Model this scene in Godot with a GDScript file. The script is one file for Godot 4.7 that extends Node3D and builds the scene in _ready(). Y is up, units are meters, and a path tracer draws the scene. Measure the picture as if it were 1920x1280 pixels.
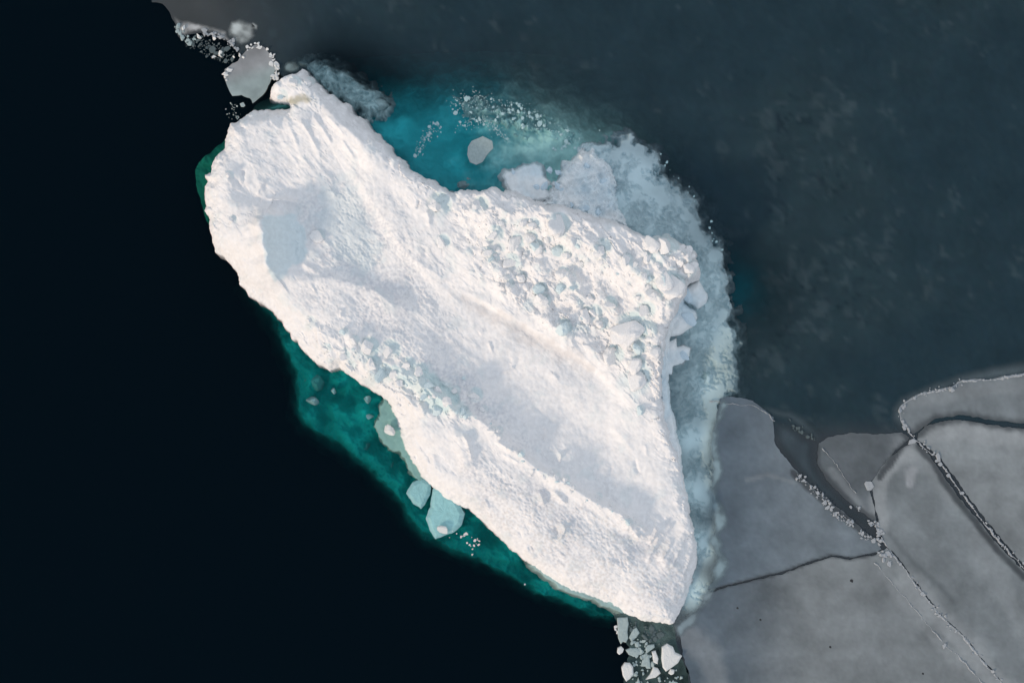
extends Node3D
# A snow-covered iceberg in young sea ice, looked at straight down from a drone.
const ALT := 260.0        # height of the camera above the water, metres
const M := 0.1            # metres of water per unit of the layout sketch
const ST := 0.14          # spacing of the iceberg's height grid, metres
const X0 := -65.0
const Z0 := -57.0
const NX := 862
const NZ := 820
const FAR := 1.0e6

var Y := PackedFloat32Array()
var rng := RandomNumberGenerator.new()
var mats := {}
var rocks := []           # angular chunk meshes
var domes := []           # rounded chunk meshes
var puffs := []           # bulging soft mounds
var slabs := []           # flat chunk meshes
var used := {}

# ---------------------------------------------------------------- helpers
func at(px: float, py: float, h := 0.0) -> Vector3:
	var k := M * (1.0 - h / ALT)
	return Vector3((px - 960.0) * k, h, (py - 640.0) * k)

func area(a: Array, h := 0.0) -> PackedVector2Array:
	var p := PackedVector2Array()
	for i in range(0, a.size(), 2):
		var v := at(a[i], a[i + 1], h)
		p.append(Vector2(v.x, v.z))
	return p

func noise(s: int, freq: float, oct := 4, kind := FastNoiseLite.TYPE_SIMPLEX_SMOOTH) -> FastNoiseLite:
	var n := FastNoiseLite.new()
	n.noise_type = kind
	n.seed = s
	n.frequency = freq
	n.fractal_type = FastNoiseLite.FRACTAL_FBM if oct > 1 else FastNoiseLite.FRACTAL_NONE
	n.fractal_octaves = oct
	return n

func numbered(called: String) -> String:
	var k: int = used.get(called, 0)
	used[called] = k + 1
	return called if k == 0 else "%s_%03d" % [called, k]

func tag(o: Node3D, label: String, category: String, group := "", kind := "") -> Node3D:
	if label: o.set_meta("label", label)
	if category: o.set_meta("category", category)
	if group: o.set_meta("group", group)
	if kind: o.set_meta("kind", kind)
	return o

func put(called: String, mesh: Mesh, mat: Material, parent: Node = self) -> MeshInstance3D:
	var o := MeshInstance3D.new()
	o.name = numbered(called) if parent == self else called
	o.mesh = mesh
	o.material_override = mat
	parent.add_child(o, true)
	return o

func lin(r: float, g: float, b: float) -> Color:
	return Color(r, g, b).linear_to_srgb()

func ss(a: float, b: float, x: float) -> float:
	var t := clampf((x - a) / (b - a), 0.0, 1.0)
	return t * t * (3.0 - 2.0 * t)

func grain_texture(s: int, freq: float, lo: float, hi: float, size := 1024) -> NoiseTexture2D:
	var t := NoiseTexture2D.new()
	t.width = size
	t.height = size
	t.seamless = true
	var n := noise(s, freq, 7, FastNoiseLite.TYPE_PERLIN)
	n.domain_warp_enabled = true
	n.domain_warp_amplitude = 60.0
	n.domain_warp_frequency = freq * 0.7
	t.noise = n
	var g := Gradient.new()
	g.set_color(0, Color(lo, lo, lo))
	g.set_color(1, Color(hi, hi, hi))
	t.color_ramp = g
	return t

func material(called: String, color: Color, rough: float, relief := 0.0, reach := 4.0, tex: Texture2D = null, bump: Texture2D = null, vertex := false, spec := 0.3) -> StandardMaterial3D:
	var m := StandardMaterial3D.new()
	m.resource_name = called
	m.albedo_color = color
	m.roughness = rough
	m.metallic_specular = spec
	m.vertex_color_use_as_albedo = vertex
	if tex or bump:
		m.uv1_triplanar = true
		m.uv1_world_triplanar = true
		m.uv1_scale = Vector3.ONE / reach
	if tex: m.albedo_texture = tex
	if bump:
		m.heightmap_enabled = true
		m.heightmap_texture = bump
		m.heightmap_scale = relief
	mats[called] = m
	return m

func rough_edge(p: PackedVector2Array, step: float, amp: float, s: int) -> PackedVector2Array:
	var n := noise(s, 0.45, 4)
	var out := PackedVector2Array()
	for i in p.size():
		var a := p[i]
		var b := p[(i + 1) % p.size()]
		var k := maxi(1, int(a.distance_to(b) / step))
		for j in k:
			var v := a.lerp(b, float(j) / k)
			out.append(v + Vector2(n.get_noise_2d(v.x, v.y), n.get_noise_2d(v.y + 91.0, v.x - 37.0)) * amp)
	return out

# inside test of a whole lattice, by scan lines: 1 inside, 0 outside
func filled(p: PackedVector2Array, x0: float, z0: float, st: float, nx: int, nz: int) -> PackedByteArray:
	var m := PackedByteArray()
	m.resize(nx * nz)
	for j in nz:
		var z := z0 + j * st + 1e-5
		var xs := PackedFloat32Array()
		for i in p.size():
			var a := p[i]
			var b := p[(i + 1) % p.size()]
			if (a.y <= z) != (b.y <= z):
				xs.append(a.x + (z - a.y) / (b.y - a.y) * (b.x - a.x))
		xs.sort()
		for k in range(0, xs.size() - 1, 2):
			var i0 := maxi(0, int(ceil((xs[k] - x0) / st)))
			var i1 := mini(nx - 1, int(floor((xs[k + 1] - x0) / st)))
			for i in range(i0, i1 + 1):
				m[j * nx + i] = 1
	return m

# signed distance to a polygon on the iceberg grid, positive inside, cut off at band
func sdf(p: PackedVector2Array, band: float) -> PackedFloat32Array:
	var d := PackedFloat32Array()
	d.resize(NX * NZ)
	d.fill(band * band)
	near_lines(d, p, band, true)
	var m := filled(p, X0, Z0, ST, NX, NZ)
	for i in NX * NZ:
		var q := sqrt(d[i])
		d[i] = q if m[i] else -q
	return d

func near_lines(d: PackedFloat32Array, p: PackedVector2Array, band: float, closed: bool) -> void:
	for i in p.size() if closed else p.size() - 1:
		var a := p[i]
		var b := p[(i + 1) % p.size()]
		var ab := b - a
		var l2 := maxf(ab.length_squared(), 1e-9)
		var i0 := maxi(0, int((minf(a.x, b.x) - band - X0) / ST))
		var i1 := mini(NX - 1, int((maxf(a.x, b.x) + band - X0) / ST) + 1)
		var j0 := maxi(0, int((minf(a.y, b.y) - band - Z0) / ST))
		var j1 := mini(NZ - 1, int((maxf(a.y, b.y) + band - Z0) / ST) + 1)
		for j in range(j0, j1 + 1):
			var qz := Z0 + j * ST - a.y
			var row := j * NX
			for k in range(i0, i1 + 1):
				var qx := X0 + k * ST - a.x
				var t := (qx * ab.x + qz * ab.y) / l2
				if t < 0.0: t = 0.0
				elif t > 1.0: t = 1.0
				var ex := qx - ab.x * t
				var ez := qz - ab.y * t
				var e := ex * ex + ez * ez
				if e < d[row + k]: d[row + k] = e

# adds a ridge along a line to the field: gentle on one side, steep on the other (side by the sign of the cross product)
func ridge(f: PackedFloat32Array, p: PackedVector2Array, high: float, left_w: float, right_w: float) -> void:
	var reach := maxf(left_w, right_w) * 3.3
	var best := {}
	for i in p.size() - 1:
		var a := p[i]
		var b := p[i + 1]
		var ab := b - a
		var l2 := ab.length_squared()
		var i0 := maxi(0, int((minf(a.x, b.x) - reach - X0) / ST))
		var i1 := mini(NX - 1, int((maxf(a.x, b.x) + reach - X0) / ST) + 1)
		var j0 := maxi(0, int((minf(a.y, b.y) - reach - Z0) / ST))
		var j1 := mini(NZ - 1, int((maxf(a.y, b.y) + reach - Z0) / ST) + 1)
		for j in range(j0, j1 + 1):
			for k in range(i0, i1 + 1):
				var q := Vector2(X0 + k * ST, Z0 + j * ST) - a
				var t := clampf(q.dot(ab) / l2, 0.0, 1.0)
				var e := (q - ab * t)
				var w := left_w if ab.cross(q) > 0.0 else right_w
				var u := (float(i) + t) / (p.size() - 1)
				var v := high * exp(-pow(e.length() / w, 1.6)) * minf(1.0, minf(u, 1.0 - u) * 5.0 + 0.15)
				var c := j * NX + k
				if absf(v) > absf(best.get(c, 0.0)): best[c] = v
	for c in best: f[c] += best[c]

func height_at(x: float, z: float) -> float:
	var i := clampi(int((x - X0) / ST), 0, NX - 1)
	var j := clampi(int((z - Z0) / ST), 0, NZ - 1)
	return Y[j * NX + i]

# ---------------------------------------------------------------- chunk meshes
func flat_shaded(v: PackedVector3Array, idx: PackedInt32Array) -> ArrayMesh:
	var st := SurfaceTool.new()
	st.begin(Mesh.PRIMITIVE_TRIANGLES)
	st.set_smooth_group(-1)
	for i in idx: st.add_vertex(v[i])
	st.generate_normals()
	return st.commit()

func ball(s: int, cuts: int, rough: float, smooth: bool, detail := 16) -> ArrayMesh:
	var sp := SphereMesh.new()
	sp.radius = 1.0
	sp.height = 2.0
	sp.radial_segments = detail * 2
	sp.rings = detail
	var a := sp.get_mesh_arrays()
	var v: PackedVector3Array = a[Mesh.ARRAY_VERTEX]
	var r := RandomNumberGenerator.new()
	r.seed = s
	var n := noise(s, 0.9, 4)
	var planes := []
	for k in cuts:
		planes.append([Vector3(r.randfn(), r.randfn() * 0.7, r.randfn()).normalized(), r.randf_range(0.36, 0.74)])
	for i in v.size():
		var p := v[i]
		if rough == 0.0: p *= 0.84 + 0.42 * sqrt(pow(n.get_noise_3dv(p * Vector3(1.4, 0.5, 1.4) + Vector3(s, 0, 0)), 2.0) + 0.01) + 0.25 * n.get_noise_3dv(p * 0.5 - Vector3(s, 0, 0))
		p *= 1.0 + rough * n.get_noise_3dv(p * 1.3 + Vector3(s, 0, 0))
		for c in planes:
			var over: float = p.dot(c[0]) - c[1]
			if over > 0.0: p -= c[0] * over * 0.97
		v[i] = p
	if not smooth:
		return flat_shaded(v, a[Mesh.ARRAY_INDEX])
	var st := SurfaceTool.new()
	st.begin(Mesh.PRIMITIVE_TRIANGLES)
	st.set_smooth_group(0)
	for i in a[Mesh.ARRAY_INDEX]: st.add_vertex(v[i])
	st.index()
	st.generate_normals()
	return st.commit()

# a flat plate of ice: outline in its own metres, bevelled upper edge, uneven top
func plate(p: PackedVector2Array, low: float, high: float, bevel: float, s: int) -> ArrayMesh:
	if Geometry2D.is_polygon_clockwise(p): p.reverse()
	var st := SurfaceTool.new()
	st.begin(Mesh.PRIMITIVE_TRIANGLES)
	st.set_smooth_group(-1)
	var n := noise(s, 0.8, 3)
	var c := Vector2()
	for q in p: c += q
	c /= p.size()
	var rings := []
	for k in 4:
		var pull: float = [0.0, 0.0, bevel, bevel * 3.0][k]
		var y: float = [low, high - bevel * 0.6, high, high + 0.02][k]
		var ring := []
		for q in p:
			var w := q + (c - q).limit_length(pull)
			ring.append(Vector3(w.x, y + (n.get_noise_2d(w.x * 0.7, w.y * 0.7) * 0.16 * minf(0.6, high - low) if k > 0 else 0.0), w.y))
		rings.append(ring)
	for k in 3:
		for i in p.size():
			var j := (i + 1) % p.size()
			for v in [rings[k][i], rings[k][j], rings[k + 1][j], rings[k][i], rings[k + 1][j], rings[k + 1][i]]: st.add_vertex(v)
	var mid := Vector3(c.x, high + 0.03 + 0.16 * n.get_noise_2d(c.x * 0.7, c.y * 0.7) * minf(0.6, high - low), c.y)
	for i in p.size():
		for v in [rings[3][i], rings[3][(i + 1) % p.size()], mid]: st.add_vertex(v)
	st.generate_normals()
	return st.commit()

func random_plate(s: int) -> ArrayMesh:
	var r := RandomNumberGenerator.new()
	r.seed = s
	var p := PackedVector2Array()
	var k := r.randi_range(5, 8)
	for i in k:
		var t := TAU * (i + r.randf_range(-0.3, 0.3)) / k
		p.append(Vector2(cos(t), sin(t)) * r.randf_range(0.75, 1.1))
	return plate(p, -0.5, 0.28, 0.1, s)

# ---------------------------------------------------------------- sheets of sea ice
# a sheet over an outline on a lattice of cells; the edge cells are cut to the outline, a rim goes down into the water; color_of(x, z) gives own colour and cover
func sheet(p: PackedVector2Array, cell: float, y: float, thick: float, color_of: Callable) -> ArrayMesh:
	var lo := p[0]
	var hi := p[0]
	for q in p:
		lo = lo.min(q)
		hi = hi.max(q)
	var nx := int((hi.x - lo.x) / cell) + 3
	var nz := int((hi.y - lo.y) / cell) + 3
	var x0 := lo.x - cell
	var z0 := lo.y - cell
	var m := filled(p, x0, z0, cell, nx, nz)
	var v := PackedVector3Array()
	var c := PackedColorArray()
	var idx := PackedInt32Array()
	var id := PackedInt32Array()
	id.resize(nx * nz)
	id.fill(-1)
	for j in nz:
		for i in nx:
			if m[j * nx + i]:
				var x := x0 + i * cell
				var z := z0 + j * cell
				id[j * nx + i] = v.size()
				v.append(Vector3(x, y, z))
				c.append(color_of.call(x, z))
	for j in nz - 1:
		for i in nx - 1:
			var a := j * nx + i
			var s := m[a] + m[a + 1] + m[a + nx] + m[a + nx + 1]
			if s == 4:
				for k in [a, a + 1, a + nx + 1, a, a + nx + 1, a + nx]: idx.append(id[k])
			elif s > 0:
				var q := Vector2(x0 + i * cell, z0 + j * cell)
				for part in Geometry2D.intersect_polygons(PackedVector2Array([q, q + Vector2(cell, 0), q + Vector2(cell, cell), q + Vector2(0, cell)]), p):
					var tri := Geometry2D.triangulate_polygon(part)
					var from := v.size()
					for w in part:
						v.append(Vector3(w.x, y, w.y))
						c.append(color_of.call(w.x, w.y))
					for k in range(0, tri.size(), 3):
						var u: Vector2 = part[tri[k]]
						var flip: bool = (part[tri[k + 1]] - u).cross(part[tri[k + 2]] - u) < 0.0
						idx.append(from + tri[k])
						idx.append(from + tri[k + (2 if flip else 1)])
						idx.append(from + tri[k + (1 if flip else 2)])
	if thick > 0.0:
		for i in p.size():
			var a := p[i]
			var b := p[(i + 1) % p.size()]
			var from := v.size()
			for w in [[a, 0.0], [b, 0.0], [b, thick], [a, thick]]:
				v.append(Vector3(w[0].x, y - w[1], w[0].y))
				c.append(color_of.call(w[0].x, w[0].y))
			for k in [0, 1, 2, 0, 2, 3]: idx.append(from + k)
	var nr := PackedVector3Array()
	nr.resize(v.size())
	nr.fill(Vector3.UP)
	var arr := []
	arr.resize(Mesh.ARRAY_MAX)
	arr[Mesh.ARRAY_VERTEX] = v
	arr[Mesh.ARRAY_NORMAL] = nr
	arr[Mesh.ARRAY_COLOR] = c
	arr[Mesh.ARRAY_INDEX] = idx
	var me := ArrayMesh.new()
	me.add_surface_from_arrays(Mesh.PRIMITIVE_TRIANGLES, arr)
	return me

# a low lumpy ridge of crushed ice along a line
func crushed_ridge(p: PackedVector2Array, wide: float, high: float, y: float, s: int) -> ArrayMesh:
	var n := noise(s, 0.5, 3)
	var line := PackedVector2Array()
	for i in p.size() - 1:
		var k := maxi(1, int(p[i].distance_to(p[i + 1]) / 0.22))
		for j in k: line.append(p[i].lerp(p[i + 1], float(j) / k))
	line.append(p[p.size() - 1])
	for i in line.size():
		var v := line[i]
		line[i] = v + Vector2(n.get_noise_2d(v.x, v.y), n.get_noise_2d(v.y + 50.0, v.x)) * 0.3
	var st := SurfaceTool.new()
	st.begin(Mesh.PRIMITIVE_TRIANGLES)
	st.set_smooth_group(-1)
	var rows := []
	for i in line.size():
		var d := (line[mini(i + 1, line.size() - 1)] - line[maxi(i - 1, 0)]).normalized()
		var o := Vector2(-d.y, d.x)
		var k := 0.12 + 0.8 * absf(n.get_noise_2d(i * 0.7, 7.0)) + 1.6 * maxf(0.0, n.get_noise_2d(i * 0.10, 40.0))
		var w := wide * k
		var row := []
		for t in [-1.0, -0.5, 0.1, 0.6, 1.0]:
			var q: Vector2 = line[i] + o * t * w * (1.0 + 0.5 * n.get_noise_2d(i * 3.1, t * 9.0))
			row.append(Vector3(q.x, y - 0.03 + (1.0 - t * t) * high * k * (1.0 + 0.6 * n.get_noise_2d(i * 5.0, t * 20.0)), q.y))
		rows.append(row)
	for i in rows.size() - 1:
		for j in 4:
			for v in [rows[i][j], rows[i + 1][j], rows[i + 1][j + 1], rows[i][j], rows[i + 1][j + 1], rows[i][j + 1]]: st.add_vertex(v)
	st.generate_normals()
	return st.commit()

func piece(called: String, label: String, group: String, mesh: Mesh, mat: Material, pos: Vector3, size: Vector3, turn := 0.0, tilt := 0.0) -> MeshInstance3D:
	var o := put(called, mesh, mat)
	o.transform = Transform3D(Basis(Vector3.UP, turn) * Basis(Vector3.RIGHT, tilt) * Basis.from_scale(size), pos)
	tag(o, label, "ice chunk", group)
	return o

func bits_along(line: PackedVector2Array, n: int, spread: float, r0: float, r1: float, y: float, called: String, label: String, group: String, mat: Material) -> void:
	var length := 0.0
	for i in line.size() - 1: length += line[i].distance_to(line[i + 1])
	var run := line[line.size() - 1] - line[0]
	var ends := ["left end", "right end"] if absf(run.x) >= absf(run.y) else ["upper end", "lower end"]
	if (run.x if absf(run.x) >= absf(run.y) else run.y) < 0.0: ends.reverse()
	var largest := [null, null, null]
	for k in n:
		var t := rng.randf() * length
		var third := clampi(int(t / length * 3.0), 0, 2) if n >= 12 else 1
		var i := 0
		while i < line.size() - 2 and t > line[i].distance_to(line[i + 1]):
			t -= line[i].distance_to(line[i + 1])
			i += 1
		var q := line[i].move_toward(line[i + 1], t) + Vector2(rng.randfn(), rng.randfn()) * spread
		var r := r0 + (r1 - r0) * pow(rng.randf(), 2.2)
		var flat := rng.randf() < 0.3
		var where := "" if n < 12 else ", " + ([ends[0], "middle stretch", ends[1]][third] as String)
		var o := piece(called, label + where, group + where, (slabs if flat else rocks)[rng.randi() % 9], mat, Vector3(q.x, y + r * 0.1, q.y), Vector3(r * rng.randf_range(0.7, 1.5), r * 0.6, r), rng.randf() * TAU)
		if largest[third] == null or r > largest[third][0]: largest[third] = [r, o]
	for l in largest:
		if l: l[1].set_meta("label", "largest " + (l[1].get_meta("label") as String))

func crumbs(called: String, label: String, mat: Material, spots: Array) -> void:
	var mm := MultiMesh.new()
	mm.transform_format = MultiMesh.TRANSFORM_3D
	mm.mesh = ball(77, 6, 0.2, false, 4)
	mm.instance_count = spots.size()
	for i in spots.size():
		var s: Vector3 = spots[i]
		mm.set_instance_transform(i, Transform3D(Basis(Vector3.UP, rng.randf() * TAU) * Basis.from_scale(Vector3(s.z * rng.randf_range(0.8, 1.5), s.z * 0.5, s.z)), Vector3(s.x, 0.02, s.y)))
	var o := MultiMeshInstance3D.new()
	o.name = numbered(called)
	o.multimesh = mm
	o.material_override = mat
	add_child(o, true)
	tag(o, label, "crushed ice", "", "stuff")

# ---------------------------------------------------------------- the scene
func _ready() -> void:
	rng.seed = 4242
	var cam := Camera3D.new()
	cam.name = "camera"
	cam.position = Vector3(0, ALT, 0)
	cam.rotation_degrees = Vector3(-90, 0, 0)
	cam.fov = rad_to_deg(2.0 * atan(64.0 / ALT))
	cam.near = 1.0
	cam.far = 9000.0
	cam.current = true
	add_child(cam)
	var env := Environment.new()
	var sky_m := ProceduralSkyMaterial.new()
	sky_m.sky_top_color = lin(0.60, 0.66, 0.74)
	sky_m.sky_horizon_color = lin(0.82, 0.83, 0.85)
	sky_m.sky_curve = 0.2
	sky_m.ground_bottom_color = lin(0.02, 0.03, 0.04)
	sky_m.ground_horizon_color = lin(0.02, 0.03, 0.04)
	sky_m.sun_angle_max = 0.0
	var sky := Sky.new()
	sky.sky_material = sky_m
	env.background_mode = Environment.BG_SKY
	env.sky = sky
	env.tonemap_mode = Environment.TONE_MAPPER_LINEAR
	env.tonemap_exposure = 1.06
	env.sdfgi_enabled = true
	env.ssao_enabled = true
	env.ssil_enabled = true
	env.volumetric_fog_enabled = true
	env.volumetric_fog_density = 0.0
	var we := WorldEnvironment.new()
	we.name = "world"
	we.environment = env
	add_child(we)
	var sun := DirectionalLight3D.new()
	sun.name = "sun"
	sun.light_color = Color(1.0, 0.9, 0.79)
	sun.light_energy = 0.68
	sun.light_angular_distance = 8.0
	sun.shadow_enabled = true
	sun.position = Vector3(0, 50, 0)
	add_child(sun)
	sun.look_at_from_position(Vector3(-0.78, 0.46, 0.62) * 300.0, Vector3.ZERO, Vector3.UP)

	make_materials()
	for i in 9: rocks.append(ball(100 + i, 13, 0.35, false, 9))
	for i in 7: domes.append(ball(200 + i, 3, 0.35, true, 14))
	for i in 6: puffs.append(ball(400 + i, 0, 0.0, true, 20))
	for i in 9: slabs.append(random_plate(300 + i))
	make_water()
	make_iceberg()
	make_sea_ice()
	make_floating_ice()

func make_materials() -> void:
	var fine := grain_texture(1, 0.01, 0.90, 1.0)
	var lumps := grain_texture(2, 0.012, 0.0, 1.0)
	var soft := grain_texture(3, 0.004, 0.88, 1.0)
	var frosty := grain_texture(4, 0.007, 0.84, 1.0)
	material("snow", Color.WHITE, 0.85, 3.0, 9.0, fine, lumps, true, 0.2)
	material("submerged ice", Color.WHITE, 0.7, 6.0, 23.0, soft, lumps, true, 0.1)
	material("block snow", lin(0.86, 0.86, 0.87), 0.8, 5.0, 3.0, fine, lumps, false, 0.25)
	material("pale blue ice", lin(0.66, 0.78, 0.82), 0.5, 5.0, 3.0, fine, lumps, false, 0.35)
	material("cliff ice", lin(0.62, 0.76, 0.86), 0.5, 5.0, 3.0, fine, lumps, false, 0.3)
	material("grey ice", lin(0.38, 0.47, 0.48), 0.55, 4.0, 2.5, soft, lumps, false, 0.25)
	material("white chunk", lin(0.72, 0.74, 0.74), 0.7, 4.0, 2.0, fine, lumps, false, 0.25)
	material("rubble", lin(0.38, 0.41, 0.44), 0.8, 4.0, 2.0, soft, lumps, false, 0.2)
	material("dim rubble", lin(0.105, 0.140, 0.150), 0.7, 4.0, 2.0, soft, lumps, false, 0.2)
	material("water tinted ice", lin(0.08, 0.5, 0.5), 0.6, 4.0, 4.0, soft, lumps, false, 0.2)  # teal tint of the overlying water, put into the ice colour here and below
	material("pale water tinted ice", lin(0.40, 0.75, 0.79), 0.6, 4.0, 4.0, soft, lumps, false, 0.2)
	material("milky ice", lin(0.4, 0.58, 0.62), 0.6, 4.0, 4.0, soft, lumps, false, 0.2)
	material("floe ice", Color.WHITE, 0.75, 0.0, 37.0, frosty, null, true, 0.15)
	var n := material("young ice", Color.WHITE, 0.6, 0.0, 31.0, soft, null, true, 0.1)
	n.transparency = BaseMaterial3D.TRANSPARENCY_ALPHA

func make_water() -> void:
	var pm := PlaneMesh.new()
	pm.size = Vector2(7000, 7000)
	var w := StandardMaterial3D.new()
	w.resource_name = "sea water"
	w.albedo_color = Color(0.02, 0.05, 0.07, 0.02)
	w.transparency = BaseMaterial3D.TRANSPARENCY_ALPHA
	w.roughness = 0.2
	w.metallic_specular = 0.12
	var t := NoiseTexture2D.new()
	t.width = 512
	t.height = 512
	t.seamless = true
	t.as_normal_map = true
	t.bump_strength = 2.0
	t.noise = noise(9, 0.02, 4)
	w.normal_enabled = true
	w.normal_texture = t
	w.normal_scale = 0.05
	w.uv1_triplanar = true
	w.uv1_world_triplanar = true
	w.uv1_scale = Vector3.ONE / 9.0
	tag(put("sea", pm, w), "near black open sea water around the iceberg", "", "", "structure")
	var murk := FogVolume.new()
	murk.name = "sea_water_depth"
	murk.size = Vector3(6990, 60, 6990)
	murk.position = Vector3(0, -30.02, 0)
	var fm := FogMaterial.new()
	fm.albedo = lin(0.0005, 0.023, 0.048)
	fm.density = 0.11
	murk.material = fm
	add_child(murk)
	tag(murk, "deep dark blue water under the surface", "", "", "structure")
	var floor_m := material("sea floor", lin(0.02, 0.025, 0.03), 0.9)
	var bed := PlaneMesh.new()
	bed.size = Vector2(7000, 7000)
	var b := put("sea_floor", bed, floor_m)
	b.position.y = -60.5
	tag(b, "dark sea floor far below the water", "", "", "structure")

func make_iceberg() -> void:
	var t0 := Time.get_ticks_msec()
	var N := NX * NZ
	var outline := area([537,192, 516,189, 502,182, 505,170, 517,152, 530,147, 545,139, 567,130, 576,132, 580,142, 595,155, 610,170, 625,180, 642,189, 657,197, 664,212, 680,221, 692,232,
		710,252, 730,272, 745,295, 760,301, 765,317, 793,330, 821,343, 852,360, 866,354, 883,358, 902,358, 931,350, 945,358, 967,360, 995,372, 1023,385, 1037,382, 1074,391, 1108,403, 1150,415,
		1178,429, 1206,441, 1225,445, 1247,439, 1259,445, 1270,456, 1289,462, 1300,471, 1302,486, 1309,509, 1312,524, 1285,539, 1283,557, 1270,580, 1262,595, 1255,614, 1246,651, 1242,670, 1241,700,
		1243,735, 1249,785, 1260,825, 1272,850, 1283,890, 1290,935, 1297,970, 1306,1012, 1310,1030, 1308,1056, 1301,1085, 1291,1117, 1284,1135, 1278,1148, 1265,1170, 1255,1174, 1230,1170, 1197,1163,
		1176,1154, 1143,1134, 1108,1120, 1066,1105, 1042,1093, 1013,1072, 989,1057, 971,1042, 953,1028, 939,1010, 921,998, 900,974, 875,954, 850,943, 831,932, 809,913, 791,897, 778,872, 759,844,
		750,810, 741,779, 725,754, 712,741, 700,735, 680,722, 655,705, 635,690, 615,694, 590,682, 567,660, 555,640, 545,638, 541,625, 532,616, 527,605, 515,595, 510,582, 490,571, 467,556, 447,532,
		442,512, 432,495, 410,477, 400,472, 397,457, 391,435, 389,405, 382,395, 384,387, 380,362, 381,347, 387,340, 381,332, 382,326, 391,322, 395,305, 405,290, 415,280, 420,260, 424,240, 430,229,
		445,224, 460,212, 472,205, 487,204, 512,204, 540,200], 0.6)
	var band := 14.0
	var sd := sdf(outline, band)
	# low ledges of blue ice at the foot of the north-east cliff
	var ledge_b := sdf(area([1057,320, 1060,303, 1080,298, 1094,284, 1111,281, 1125,295, 1139,312, 1150,334, 1153,362, 1161,393, 1171,420, 1150,430, 1060,400, 1020,385, 1035,355, 1050,338], 1.5), 4.0)
	var ledge_a := sdf(area([939,329, 947,317, 970,317, 984,309, 1001,305, 1018,309, 1023,320, 1022,332, 1030,340, 1026,354, 1040,372, 1000,380, 960,365, 945,345], 0.8), 4.0)
	var ledge_e := sdf(area([1290,545, 1280,590, 1262,625, 1258,650, 1256,690, 1258,740, 1269,800, 1279,845, 1286,915, 1300,985, 1270,985, 1240,850, 1230,650, 1270,540], 1.6), 4.0)
	var ledge_e1 := sdf(area([1284,540, 1297,530, 1313,524, 1331,553, 1329,569, 1312,579, 1292,568, 1278,556], 2.2), 4.0)
	var ledge_e2 := sdf(area([1262,590, 1278,562, 1291,571, 1308,580, 1311,595, 1301,614, 1284,624, 1268,630, 1250,634], 1.8), 4.0)
	var ledge_e3 := sdf(area([1246,640, 1270,634, 1273,648, 1283,646, 1299,651, 1297,667, 1282,684, 1265,688, 1262,704, 1240,700], 1.2), 4.0)
	# ledges just under the water along the south-west side
	var skirt := sdf(area([993,1062, 1012,1075, 1040,1097, 1066,1110, 1108,1125, 1143,1140, 1172,1158, 1180,1140, 1000,1040], 0.0), 4.0)
	var shelf := sdf(area([712,760, 714,775, 702,800, 710,815, 720,832, 735,846, 750,850, 762,870, 765,885, 790,905, 800,880, 760,790, 722,745], 0.0), 4.0)
	# the foot under the water
	var foot_sw := sdf(area([447,535, 478,572, 503,602, 523,650, 546,700, 550,740, 549,775, 560,797, 600,822, 640,847, 690,887, 740,937, 768,985, 800,1016, 850,1042, 900,1060, 950,1087, 1000,1112, 1060,1142, 1110,1157, 1155,1174, 1200,1150, 1000,1000, 800,800, 600,600, 480,520]), 11.0)
	var foot_w := sdf(area([424,254, 400,272, 368,303, 362,316, 364,340, 372,376, 384,408, 440,420, 450,300]), 6.0)
	var notch := sdf(area([485,203, 500,197, 520,188, 540,190, 545,200, 520,208]), 4.0)
	var pool := sdf(area([690,225, 735,225, 800,200, 870,186, 960,200, 1050,232, 1110,262, 1170,300, 1180,430, 900,430, 750,330]), 26.0)
	var fringe := sdf(area([1090,262, 1130,262, 1166,272, 1172,256, 1184,254, 1205,270, 1236,292, 1238,306, 1222,330, 1262,342, 1298,370, 1304,390, 1320,422, 1345,460, 1362,505, 1370,520, 1363,552, 1374,590, 1382,640, 1379,700,
		1370,738, 1356,762, 1350,790, 1344,832, 1350,880, 1342,920, 1355,960, 1357,985, 1345,1012, 1360,1050, 1356,1075, 1338,1104, 1326,1134, 1302,1166, 1278,1180, 1262,1165, 1270,1050, 1240,850, 1230,650, 1250,560, 1190,460, 1130,400, 1090,340]), 12.0)
	var glow := at(1385, 545)
	var veil := sdf(area([852,204, 862,188, 890,181, 930,188, 980,204, 1040,231, 1110,261, 1155,290, 1135,312, 1060,285, 1000,266, 940,238, 880,222]), 10.0)
	var trail := sdf(area([565,112, 600,116, 640,138, 690,165, 722,182, 728,205, 712,220, 680,214, 640,185, 600,150]), 10.0)
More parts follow.
